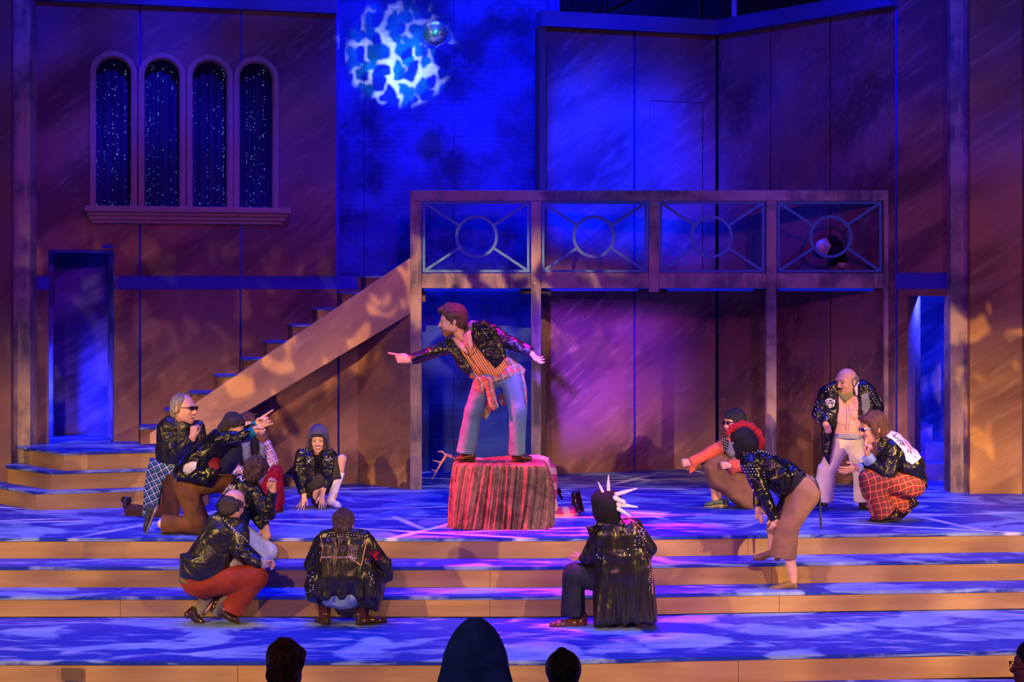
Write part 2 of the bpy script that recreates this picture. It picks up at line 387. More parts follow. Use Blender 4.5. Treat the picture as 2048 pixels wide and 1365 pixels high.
# ---- left wall
wl = structure('wall_left')
uL = lambda c: WL.u(c)
E0 = uL(60)-.1
bk = MB(); WL.box(bk, E0, uL(97), 0, TOPZ, -.10, -.04); WL.box(bk, uL(228), uL(718), 0, BAND1, -.10, -.04)
WL.box(bk, uL(97), uL(228), 2.70, 2.74, -.10, -.04)
bk.build('backing', M_NAVY, wl)
def panel(ln, c0, c1, z0, z1, m, par, name='panel', o0=-.04, o1=0.):
    mb = MB(); ln.box(mb, ln.u(c0), ln.u(c1), z0, z1, o0, o1); return mb.build(name, m, par)
zdoor = WL.z(160, 500)
# lower tier
for c0, c1, z0 in ((60, 97, .57), (228, 277.5, .57), (282.5, 479, 0), (483.5, 674.5, 0), (679.5, 716, 0)):
    panel(WL, c0, c1, z0, BAND0, M_WALL if c1 < 400 else M_WALL_GOLDLIT if False else M_WALL, wl)
WLb = MB(); WL.box(WLb, E0, uL(97), BAND0, BAND1, -.04, -.012); WL.box(WLb, uL(228), uL(718), BAND0, BAND1, -.04, -.012)
WLb.build('band', M_NAVY, wl)
# upper tier with four arched openings
wins = [(190, 264), (287, 361), (383, 456), (477, 547)]
zs = [WL.z((a+b)/2, 415) for a, b in wins]; sill_z = sum(zs)/4
def arch(u0, u1, zb, zt, n=16):
    r = (u1-u0)/2; c = (u0+u1)/2
    return [(u0, zb), (u1, zb)]+[(c+r*math.cos(math.pi*i/n), zt-r+r*math.sin(math.pi*i/n)) for i in range(n+1)]
zt_ = [WL.z((a+b)/2, r) for (a, b), r in zip(wins, (112, 116, 120, 124))]; ztop = sum(zt_)/4
holes = {i: arch(uL(a), uL(b), sill_z, ztop) for i, (a, b) in enumerate(wins)}
segs = [(60, 277.5), (282.5, 672)]
for a, b in segs:
    ua, ub = uL(a), uL(b)
    pts = [(ua, BAND1)]
    if a < 100: pts += [(uL(97), BAND1), (uL(97), zdoor), (uL(228), zdoor), (uL(228), BAND1)]
    pts += [(ub, BAND1), (ub, TOPZ), (ua, TOPZ)]
    hs = []
    for i, (wa, wb) in enumerate(wins):
        lo, hi = max(wa, a), min(wb, b)
        if wa >= a and wb <= b: hs.append(holes[i])
    outline('panel', WL, pts, hs, -.04, 0, M_WALL, wl)
mb = MB()
WL.box(mb, uL(280)-.03, uL(280)+.03, BAND1, TOPZ, -.08, -.045); WL.box(mb, uL(482)-.011, uL(482)+.011, BAND1, sill_z-.19, -.01, .002); WL.box(mb, uL(482)-.011, uL(482)+.011, ztop-.02, TOPZ, -.01, .002)
mb.build('seam_batten', M_NAVY, wl)
mb = MB(); WL.box(mb, E0-1.5, uL(672), TOPZ, TOPZ+.5, -.25, .10); mb.build('cornice', M_CAP, wl)
mb = MB(); WL.box(mb, uL(672), uL(672)+.04, BAND1, TOPZ+.5, -.5, 0); mb.build('end_return', M_NAVY, wl)
# door recess left
dl = structure('door_1'); dl.location = (-5, 3.2, .57)
lj = WL
q0, q1 = WL.P(uL(228), -.001), Vector(((216-1024)*17.5/F, dd(17.5)))
MB().hexa([(q0.x, q0.y, .57), (q0.x+.05, q0.y+.02, .57), (q1.x+.05, q1.y, .57), (q1.x, q1.y, .57), (q0.x, q0.y, zdoor), (q0.x+.05, q0.y+.02, zdoor), (q1.x+.05, q1.y, zdoor), (q1.x, q1.y, zdoor)]).build('splayed_jamb', M_BLUEFLAT, dl)
MB().box(-6.6, -4.5, dd(17.9), dd(17.95), .5, 3.3).build('inner_flat', M_BLUEFLAT, dl)
MB().box(-6.0, -5.35, dd(17.6), dd(17.66), .57, 3.0).build('inner_return', M_BLUEFLAT, dl)
MB().box(-6.6, -4.5, dd(17.0), dd(18.0), zdoor+.02, zdoor+.06).build('head', M_NAVY, dl)
MB().box(-6.2, -4.55, dd(16.9), dd(18.0), .50, .565).build('threshold_floor', M_TREAD, dl)
# ---- window frames, curtains, sill
M_FRAME = mat('rough stone coloured moulding', lambda N: N.pbsdf(N.mix(N.noise(N.pos(), 14, 4), (.30, .16, .13), (.46, .28, .22)), .8, bump=N.noise(N.pos(), 40, 3), bs=.3))
M_CURT = mat('navy velvet', lambda N: N.pbsdf((.012, .018, .10), .8))
M_GLINT = mat('glowing sequin glint', lambda N: N.pbsdf((.3, .4, .8), .5, extra={'Emission Color': (.25, .40, 1., 1), 'Emission Strength': 1.3}))  # sequin glints painted in as glow; the curtain holds no lamps
names = ['first', 'second', 'third', 'fourth']
for i, (a, b) in enumerate(wins):
    wn = structure('window_%d' % (i+1)); c = WL.P((uL(a)+uL(b))/2); wn.location = (c.x, c.y, sill_z)
    m_ = .055
    outline('window_frame', WL, arch(uL(a)-m_, uL(b)+m_, sill_z, ztop+m_, 20), [arch(uL(a), uL(b), sill_z+.001, ztop, 20)], -.06, .045, M_FRAME, wn)
    outline('inner_bead', WL, arch(uL(a), uL(b), sill_z+.001, ztop, 20), [arch(uL(a)+.012, uL(b)-.012, sill_z+.002, ztop-.012, 20)], -.10, .012, M_FRAME, wn)
    u0, u1 = uL(a)-.12, uL(b)+.12; nu = 60; mb = MB(); rg = random.Random(i+3); ph = rg.random()*6
    def fold(u): return -.20+.022*math.sin(u*62+ph)+.014*math.sin(u*131+ph*2)+.01*math.sin(u*23)
    for k in range(nu+1):
        u = u0+(u1-u0)*k/nu; q = WL.P(u, fold(u)); mb.v += [(q.x, q.y, sill_z-.1), (q.x, q.y, ztop+.15)]
        if k: mb.f.append((2*k-2, 2*k, 2*k+1, 2*k-1))
    cu_ = mb.build('curtain', M_CURT, wn, smooth=True)
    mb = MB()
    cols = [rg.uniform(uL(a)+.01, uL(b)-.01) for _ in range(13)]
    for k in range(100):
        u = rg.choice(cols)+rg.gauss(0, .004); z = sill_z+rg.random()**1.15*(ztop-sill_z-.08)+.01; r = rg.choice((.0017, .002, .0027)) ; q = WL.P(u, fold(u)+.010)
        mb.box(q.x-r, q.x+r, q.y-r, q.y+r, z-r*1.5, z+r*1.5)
    tag(mb.build('sequin_glint', M_GLINT, cu_), kind='stuff')
sl = structure('trim_2'); c = WL.P(uL(370)); sl.location = (c.x, c.y, sill_z-.2)
mb = MB(); WL.box(mb, uL(169), uL(578), sill_z-.065, sill_z, 0, .20); mb.build('sill_slab', M_FRAME, sl, bevel=.006)
for k, (o, z0, z1, e) in enumerate(((.15, -.105, -.066, 5), (.115, -.15, -.106, 9), (.08, -.19, -.151, 13))):
    mb = MB(); WL.box(mb, uL(169+e), uL(578-e), sill_z+z0, sill_z+z1, 0, o); mb.build('sill_moulding', M_FRAME, sl, bevel=.008)

# ---- left stage pillars
pl = structure('trim_3'); pl.location = ((41-1024)*16.6/F, dd(16.6), 0)
MB().box((22-1024)*16.6/F, (60.5-1024)*16.6/F, dd(16.6), dd(16.85), 0, 6.6).build('post', M_POST, pl)
wf = MB().box(-9, (21.5-1024)*16.5/F, dd(16.5), dd(16.8), 0, 6.6).build('wall_front', mat('darker brown wing', lambda N: m_wall(N, (.20, .09, .03), (.11, .05, .02), (.26, .13, .05))))  # darker brown strokes than the other flats
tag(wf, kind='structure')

# ---- left corner steps
cs = structure('trim_4'); cs.location = (-4.9, 2.2, 0)
LV = [((70, 15.68), (-60, 16.5), (420, 16.05), 0.0, .19), ((100, 15.83), (12, 16.37), (420, 16.2), .19, .38), ((125, 15.92), (55, 16.41), (420, 16.3), .38, .57)]
for (c, Dc), (cl, Dl), (cr, Dr), z0, z1 in LV:
    C_ = Vector(((c-1024)*Dc/F, dd(Dc))); Lp = Vector(((cl-1024)*Dl/F, dd(Dl))); Rp = Vector(((cr-1024)*Dr/F, dd(Dr)))
    def off(t): return [(Lp.x-.3*t, Lp.y+.25*t), (C_.x, C_.y), (Rp.x, Rp.y)]
    bl = WL.P(uL(60)-.25, -.02); br = WL.P(uL(400), -.02)
    MB().prism(off(0)+[(br.x, max(br.y, Rp.y+.1)), (bl.x, max(bl.y, Lp.y+.1))], z1-.025, z1).build('tread', M_TREAD, cs)
    nrm = lambda P, Q: Vector((Q-P)).normalized()
    i_ = .012
    MB().prism([(C_.x+i_, C_.y+i_), (Rp.x-.02, Rp.y+i_), (Rp.x-.02, Rp.y+.05), (C_.x+.02, C_.y+.06)], z0, z1-.0255).build('riser_board', M_RISER, cs)
    MB().prism([(Lp.x+i_, Lp.y+i_*2), (C_.x+i_*.9, C_.y+i_), (C_.x+.02, C_.y+.06), (Lp.x+.05, Lp.y+.08)], z0, z1-.0255).build('riser_board', M_RISER, cs)

# ---- staircase
sw = structure('trim_5'); sw.location = (-3.2, 2.9, 0)
lows = [(278, 855), (328, 819), (378, 785), (427, 750), (479, 716), (526, 682), (575, 648), (624, 613), (672, 584), (719, 552)]
riseh = (2.44-.76)/9
for i, (c, r) in enumerate(lows):
    u0 = uL(c); u1 = uL(lows[i+1][0]) if i < 9 else uL(835)
    z = .76+riseh*i; mb = MB(); WL.box(mb, u0, u1, z-.02, z, .002, .43); mb.build('tread', M_TREAD, sw)
    mb = MB(); WL.box(mb, u0+.01, u1+.01, max(z-riseh*1.6, .575), z-.0205, .002, .42); mb.build('step_block', M_WALL, sw)
# stringer board
SL = Line(300, 16.45, 820, 17.22)
def sz(c, r): return SL.z(c, r)
pts = [(820, 517), (820, 628), (435, 858), (392, 884), (300, 888), (300, 868), (392, 806)]
o_ = outline('stringer', SL, [(SL.u(c), max(sz(c, r), .575) if c < 400 and r > 850 else sz(c, r)) for c, r in pts], [], -.04, 0, mat('stringer tan brown', lambda N: m_wall(N, (.62, .36, .20), (.42, .22, .15), (.75, .48, .28), 40)), sw)
# panel closing the space below the stair top
q0 = WL.P(uL(716)); q1 = Vector(((820-1024)*17.23/F, dd(17.23)))
MB().hexa([(q0.x, q0.y, 0), (q1.x, q1.y, 0), (q1.x, q1.y+.04, 0), (q0.x, q0.y+.04, 0), (q0.x, q0.y, 2.44), (q1.x, q1.y, 2.44), (q1.x, q1.y+.04, 2.44), (q0.x, q0.y+.04, 2.44)]).build('side_panel', M_WALL_GOLDLIT, sw)

# ---- brick drop in the middle
wb = structure('wall_back'); wb.location = (-.7, 4.85, 0)
zt = 7.0; cuts = [640, 728, 907, 1092]
for a, b in zip(cuts, cuts[1:]):
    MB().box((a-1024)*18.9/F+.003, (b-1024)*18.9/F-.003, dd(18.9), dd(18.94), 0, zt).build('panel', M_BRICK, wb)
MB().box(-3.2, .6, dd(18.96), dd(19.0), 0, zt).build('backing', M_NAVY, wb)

# ---- right walls
wr = structure('wall_right'); wr.location = (1.5, 4.8, 0)
DK0, DK1 = 2.26, 2.44
def backing(ln, c0, c1, z0=0, z1=TOPZ):
    mb = MB(); ln.box(mb, ln.u(c0), ln.u(c1), z0, z1, -.09, -.045); mb.build('backing', M_NAVY, wr)
backing(WR1, 1086, 1434); backing(WR2, 1434, 1790)
for c0, c1 in ((1092, 1267), (1271.5, 1431)): panel(WR1, c0, c1, 0, TOPZ, M_WALL, wr)
for c0, c1 in ((1437, 1539.5), (1542.5, 1658.5), (1662, 1787)): panel(WR2, c0, c1, 0, TOPZ, M_WALL, wr)
for ln, c0, c1 in ((WR1, 1078, 1434), (WR2, 1434, 1792)):
    mb = MB(); ln.box(mb, ln.u(c0), ln.u(c1), TOPZ, TOPZ+.19, -.15, .10); mb.build('cornice', M_CAP, wr)
mb = MB(); WR1.box(mb, WR1.u(1075), WR1.u(1087.5), 0, TOPZ, -.1, .08); mb.build('corner_post', plain('dark brown post', (.10, .06, .04)), wr)
# jib door above the balcony: thin recessed outline
dj = structure('door_3'); dj.location = (2, 5.1, 2.44)
u0, u1 = WR1.u(1300), WR1.u(1403); zd = WR1.z(1350, 205)
mb = MB(); WR1.box(mb, u0, u1, 2.44, zd, .001, .022); mb.build('leaf', M_WALL, dj)
mb = MB(); WR1.box(mb, u1, u1+.012, 2.44, zd+.01, .001, .012); WR1.box(mb, u0, u1+.012, zd, zd+.012, .001, .012); mb.build('gap', M_BLACK, dj)
# door wall on the right
backing(WR3, 1795, 1905, 2.6, 6.6)
WR3c = [(1795, 1815)]
panel(WR3, 1795, 1815, 0, 2.29, M_WALL, wr); panel(WR3, 1815, 1905, 2.21, 2.29, M_WALL, wr); panel(WR3, 1795, 1905, 2.475, 6.6, M_WALL, wr)
mb = MB(); WR3.box(mb, WR3.u(1790), WR3.u(1905), 2.29, 2.475, -.05, -.01); mb.build('band', M_NAVY, wr)
mb = MB(); WR3.box(mb, WR3.u(1788), WR3.u(1794), 0, 6.6, -.06, -.02); mb.build('seam_batten', M_NAVY, wr)
dr = structure('door_2'); dr.location = (4.7, 3.6, 0)
q0 = WR3.P(WR3.u(1815)); q1 = Vector(((1841-1024)*17.9/F, dd(17.9)))
MB().hexa([(q0.x, q0.y, 0), (q1.x, q1.y, 0), (q1.x-.05, q1.y, 0), (q0.x-.05, q0.y, 0), (q0.x, q0.y, 2.21), (q1.x, q1.y, 2.21), (q1.x-.05, q1.y, 2.21), (q0.x-.05, q0.y, 2.21)]).build('splayed_jamb', M_WALL, dr)
MB().box(4.3, 7.2, dd(20.0), dd(20.05), 0, 3.0).build('inner_flat', M_BLUEFLAT, dr)
MB().box(4.6, 5.5, dd(17.16), dd(19), 2.22, 2.27).build('head', M_NAVY, dr)
for k, (c1, r) in enumerate(((1901, 927), (1897, 894), (1865, 861))):
    z = .20*(k+1); Dk = 18.0+.35*k
    MB().box(4.75, (c1-1024)*Dk/F if k == 2 else 5.9, dd(Dk), dd(Dk+.8), 0 if k == 0 else z-.20, z).build('step', M_BLUEFLAT, dr)
# right post and wing
pr = structure('trim_6'); pr.location = ((1918-1024)*17.0/F, dd(17.), 0)
MB().box((1901-1024)*17.0/F, (1936-1024)*17.0/F, dd(17.0), dd(17.25), 0, 6.6).build('post', M_POST, pr)
wg = structure('wall_front.001'); wg.location = (5.4, 3., 0)
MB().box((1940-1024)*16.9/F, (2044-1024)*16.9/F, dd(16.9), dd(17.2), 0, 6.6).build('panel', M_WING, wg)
MB().box((2046-1024)*16.9/F, 9, dd(16.93), dd(17.2), 0, 6.6).build('panel', mat('darker brown wing', m_wall), wg)

# ---- far darkness above the set
wfz = structure('wall_back.001'); wfz.location = (2, 9, 0)
MB().box(-9, 9, 9.0, 9.1, -.1, 11).build('backdrop', M_DARK, wfz)
tr = MB()
for c0, r0, c1, r1 in ((1215, -20, 1080, 90), (1080, -20, 1440, 110), (1290, -40, 1090, 60)):
    tr.tube([px(c0, r0, 22.6), px(c1, r1, 22.6)], .02)
for c in (1210, 1612, 1138, 1400): tr.tube([px(c, -40, 22.5), px(c, 80, 22.5)], .025)
tag(tr.build('stage_rigging', plain('dark rigging steel', (.02, .02, .03), .5), None), 'dark thin rigging lines against the black space above the right wall', 'rigging')
tag(MB().tube([px(1468.5, -60, 21), px(1468.5, 130, 21)], .042, 10).build('rigging_pole', plain('pale grey pole', (.62, .50, .68), .5), None, smooth=True), 'pale vertical metal pole rising behind the top of the right wall', 'pole')

# ---- balcony
bc = empty('balcony', (1.6, 3.23, 0), 'timber balcony frame on tall posts with open blue steel railing across the right half', 'balcony')
DB = 17.23; yB = dd(DB)
def bx(c0, c1, r0, r1, D=DB, th=.11, name='post', m=M_POST, par=bc, z0=None, bevel=.004):
    a, b = px(c0, r0, D), px(c1, r1, D)
    return MB().box(a.x, b.x, dd(D), dd(D)+th, b.z if z0 is None else z0, a.z).build(name, m, par, bevel=bevel)
bx(820, 843, 402.5, 980, z0=0)
bx(1062, 1082, 402.5, 980, z0=0); bx(1298, 1318, 402.5, 585); bx(1533, 1553, 402.5, 980, z0=0); bx(1768, 1790, 402.5, 980, z0=0)
bx(820, 1790, 381, 402, name='top_rail')
for a, b in ((843.5, 1061.5), (1082.5, 1297.5), (1318.5, 1532.5), (1553.5, 1767.5)): bx(a, b, 547, 577, name='floor_beam', th=.09)
dz = .012
for k, (a, b, cx) in enumerate(((845, 1059, 953), (1084, 1295, 1188), (1320, 1530, 1424), (1556, 1765, 1663))):
    A_, B_ = px(a, 403, DB), px(b, 545, DB); y = dd(DB)+.05; cz = px(0, 473.5, DB).z; X = px(cx, 0, DB).x
    rp = empty('railing_panel', (X, y, cz)); adopt(rp, bc); rp.location = (X-bc.location.x, y-bc.location.y, cz)
    rp_ = rp
    t = .028
    for (x0, x1, z0, z1) in ((A_.x, B_.x, A_.z-t, A_.z), (A_.x, B_.x, B_.z, B_.z+t), (A_.x, A_.x+t, B_.z+t, A_.z-t), (B_.x-t, B_.x, B_.z+t, A_.z-t)):
        MB().box(x0, x1, y-dz, y+dz, z0, z1).build('frame_bar', M_STEEL, rp)
    R = 40*DB/F; n = 40; mb = MB()
    for i in range(n):
        a0, a1 = 2*math.pi*i/n, 2*math.pi*(i+1)/n
        c = []
        for an in (a0, a1):
            for r_, yy_ in ((R-.017, -dz), (R+.017, -dz), (R+.017, dz), (R-.017, dz)): c.append((X+r_*math.cos(an), y+yy_, cz+r_*math.sin(an)))
        mb.hexa(c)
    mb.build('ring', M_STEEL, rp)
    for sx in (-1, 1):
        for sz_ in (-1, 1):
            e = Vector((A_.x+t/2 if sx < 0 else B_.x-t/2, y, A_.z-t/2 if sz_ > 0 else B_.z+t/2)); d = (e-Vector((X, y, cz))).normalized()
            MB().bar(Vector((X, y, cz))+d*(R+.012), e, .030, .018).build('diagonal_bar', M_STEEL, rp)
pB = [(px(843, 0, DB).x, yB+.1), (px(1768, 0, DB).x, yB+.1), (4.28, 3.35), (2.58, 5.1), (.38, 4.5), (.36, 4.83), (-1.15, 4.83)]
MB().prism(pB, DK0+.06, DK1).build('deck', M_BLACK, bc)
MB().box(px(843, 0, DB).x+.02, px(1768, 0, DB).x-.02, yB+.16, yB+.22, 2.265, 2.325).build('soffit_glow_strip', mat('glowing blue soffit strip', lambda N: N.pbsdf((.05, .08, .7), .4, extra={'Emission Color': (0, .02, 1, 1), 'Emission Strength': .35})), bc)  # painted fascia, not a lamp; the blue light on it is put in as glow
for k, (a, b) in enumerate(((1040, 1098), (1277, 1333), (1508, 1555))):
    A_, B_ = px(a, 575, DB+.1), px(b, 588, DB+.1)
    o = MB().box(A_.x, B_.x, yB+.13, yB+.155, B_.z, A_.z-.02).box(B_.x, B_.x+.02, yB+.12, yB+.15, B_.z-.02, A_.z-.03).build('batten_light', M_BLACK, None)
    tag(o, ['black batten light under the balcony beam at the post nearest the pointing man', 'black batten light under the middle of the balcony beam', 'black batten light under the balcony beam right of the middle'][k], 'stage light')
bolt = MB()
mbolt = plain('zinc bolt', (.22, .20, .22), .4, .4)
for c, r in ((1070, 556), (1070, 567), (831, 571), (1780, 555)):
    q = px(c, r, DB); MB().tube([(q.x, yB-.006, q.z), (q.x, yB+.004, q.z)], .013, 10).build('bolt', mbolt, bc)

# ---- mirror ball
mbp = px(870, 66, 17.0); mr = 25*17.0/F
ball = empty('mirror_ball', mbp, 'small silver mirror ball hanging in front of the blue brick wall', 'mirror ball')
mm = MB(); nl = 22
M_MIR = mat('mirror facet', lambda N: N.pbsdf((.90, .92, 1.), .22, .85))
rg = random.Random(5)
for i in range(nl):
    t0, t1 = math.pi*i/nl, math.pi*(i+1)/nl; cnt = max(4, int(2*nl*math.sin((t0+t1)/2)))
    for j in range(cnt):
        a0, a1 = 2*math.pi*(j+.06)/cnt, 2*math.pi*(j+.94)/cnt; k = len(mm.v); tilt = [rg.uniform(.985, 1.01) for _ in range(4)]
        for (t, a, q) in ((t0+.008, a0, 0), (t1-.008, a0, 1), (t1-.008, a1, 2), (t0+.008, a1, 3)):
            r_ = mr*tilt[q]; mm.v.append((mbp.x+r_*math.sin(t)*math.cos(a), mbp.y+r_*math.sin(t)*math.sin(a), mbp.z+r_*math.cos(t)))
        mm.f.append((k, k+1, k+2, k+3))
tag(mm.build('mirror_tiles', M_MIR, ball), kind='stuff')
core = bmesh.new(); bmesh.ops.create_uvsphere(core, u_segments=24, v_segments=16, radius=mr*.97)
me = bpy.data.meshes.new('core'); core.to_mesh(me); core.free(); oc = bpy.data.objects.new('core', me); COL.objects.link(oc); oc.parent = ball; me.materials.append(plain('ball core', (.2, .2, .25), .4, .6))
MB().tube([mbp+Vector((0, 0, mr*.95)), mbp+Vector((0, 0, mr+.03))], .014, 8).build('cap', mbolt, ball)
MB().tube([mbp+Vector((0, 0, mr)), mbp+Vector((0, 0, 2.2))], .003, 5).build('hanging_wire', M_BLACK, ball)

# ================================================================ FIGURE SCULPTING: smooth unions of tapered limbs, meshed with surface nets
f32 = np.float32
def _v(p): return np.array([p[0], p[1], p[2]], dtype=f32)
class Prim:
    def __init__(s, fn, lo, hi, k=.02, m=0, op='+'): s.fn, s.lo, s.hi, s.k, s.m, s.op = fn, _v(lo), _v(hi), k, m, op
def cone(a, b, ra, rb=None, k=.02, m=0, op='+', flat=None):
    """round cone from a to b; flat=(dir, factor) squashes it along dir"""
    rb = ra if rb is None else rb; a = _v(a); b = _v(b); R = max(ra, rb)*1.02
    if flat is not None:
        n = _v(Vector(flat[0]).normalized()); fk = 1./flat[1]-1.
        def T(P): return P+(((P-a)@n)*fk)[..., None]*n
        bb = b+((b-a)@n)*fk*n
    else: T = None; bb = b
    ba = bb-a; l2 = float(ba@ba)+1e-9; rr = ra-rb
    def fn(P):
        if T is not None: P = T(P)
        pa = P-a; h = np.clip((pa@ba)/l2, 0, 1); d = pa-h[..., None]*ba
        return np.sqrt((d*d).sum(-1))-(ra-rr*h)
    q = Prim(fn, np.minimum(a, b)-R, np.maximum(a, b)+R, k, m, op); q.args = (a, b, ra, rb, k, m, op, flat); return q
def ccone(a, b, ra, rb, k=.006, m=0, op='+', flat=None, rnd=.006):
    """flat-ended cone (hems, cuffs)"""
    a = _v(a); b = _v(b); R = max(ra, rb)*1.05+.01
    if flat is not None:
        n = _v(Vector(flat[0]).normalized()); fk = 1./flat[1]-1.
        def T(P): return P+(((P-a)@n)*fk)[..., None]*n
        bb = b+((b-a)@n)*fk*n
    else: T = None; bb = b
    ax = bb-a; L = float(np.sqrt(ax@ax)); ax = ax/L
    def fn(P):
        if T is not None: P = T(P)
        pa = P-a; t = pa@ax; d = pa-t[..., None]*ax; r = np.sqrt((d*d).sum(-1))
        rad = ra+(rb-ra)*np.clip(t/L, 0, 1)-rnd
        dr = r-rad; dt = np.maximum(-t, t-L)+rnd
        o = np.sqrt(np.maximum(dr, 0)**2+np.maximum(dt, 0)**2)+np.minimum(np.maximum(dr, dt), 0)
        return o-rnd
    return Prim(fn, np.minimum(a, b)-R, np.maximum(a, b)+R, k, m, op)
def ell(c, r, R=None, k=.02, m=0, op='+'):
    """ellipsoid radii r in the frame R (3x3 rows = local axes)"""
    c = _v(c); r = _v(r); Rm = np.eye(3, dtype=f32) if R is None else np.array(R, dtype=f32)
    ext = np.sqrt(((Rm*r[:, None])**2).sum(0)); mn = float(r.min())
    def fn(P):
        q = (P-c)@Rm.T; k0 = np.sqrt(((q/r)**2).sum(-1)); k1 = np.sqrt(((q/(r*r))**2).sum(-1))+1e-6
        return k0*(k0-1)/k1
    return Prim(fn, c-ext, c+ext, k, m, op)
def poly(pts, D, thick, d=0, k=.02, m=0, op='+', infl=None, edge=.012, tilt=0.):
    """cloth-like volume with a drawn outline (px) standing at distance D; swells to thick in the middle; tilt = depth gained per metre upward"""
    W = np.array([[(x-1024)*D/F, CH-(y-HZ)*D/F] for x, y in pts], dtype=f32); y0 = CY+D
    infl = infl or thick; n = len(W); zc = W[:, 1].min()
    def fn(P):
        q = P[..., [0, 2]]; best = np.full(q.shape[:-1], 1e9, dtype=f32); s = np.ones(q.shape[:-1], dtype=f32)
        for i in range(n):
            vi = W[i]; vj = W[i-1]; e = vj-vi; w_ = q-vi
            b = w_-np.clip((w_@e)/float(e@e), 0, 1)[..., None]*e; best = np.minimum(best, (b*b).sum(-1))
            c1 = q[..., 1] >= vi[1]; c2 = q[..., 1] < vj[1]; c3 = e[0]*w_[..., 1] > e[1]*w_[..., 0]
            fl = (c1 & c2 & c3) | (~c1 & ~c2 & ~c3); s = np.where(fl, -s, s)
        d2 = s*np.sqrt(best)
        t = np.clip(-d2/infl, 0, 1); half = edge+(thick-edge)*np.sqrt(1-(1-t)**2)
        dy = np.abs(P[..., 1]-y0-tilt*(P[..., 2]-zc))-half
        return np.where(d2 > 0, np.sqrt(d2**2+np.maximum(dy, 0)**2), np.maximum(d2, dy*.8))
    hz = float(W[:, 1].max()-zc)
    lo = (W[:, 0].min(), y0-thick+min(0, tilt*hz), W[:, 1].min()); hi = (W[:, 0].max(), y0+thick+max(0, tilt*hz), W[:, 1].max())
    return Prim(fn, lo, hi, k, m, op)
def half(pt, n, k=.008, box=.25):
    """cuts everything on the +n side, inside a box around pt"""
    p = _v(pt); n_ = _v(Vector(n).normalized())
    return Prim(lambda P: -((P-p)@n_), p-box, p+box, k, 0, '-')

def wrinkle(seed, amp, freq=22, dirv=(.4, .2, 1), st=3.0, n=5):
    rg = np.random.RandomState(seed); dv = _v(Vector(dirv).normalized()); ks = []
    for _ in range(n):
        k = rg.randn(3).astype(f32); k = k/np.linalg.norm(k); k = k-(k@dv)*dv*(1-1/st); ks.append((k*freq*rg.uniform(.6, 1.9), rg.uniform(0, 6.28), rg.uniform(.5, 1)))
    def fn(P):
        o = 0
        for k, ph, a in ks:
            q = P@k.astype(f32)+ph; o = o+a*np.sin(q+1.3*np.sin(q*.37+ph))
        return (amp*o/n*1.6).astype(f32)
    return fn

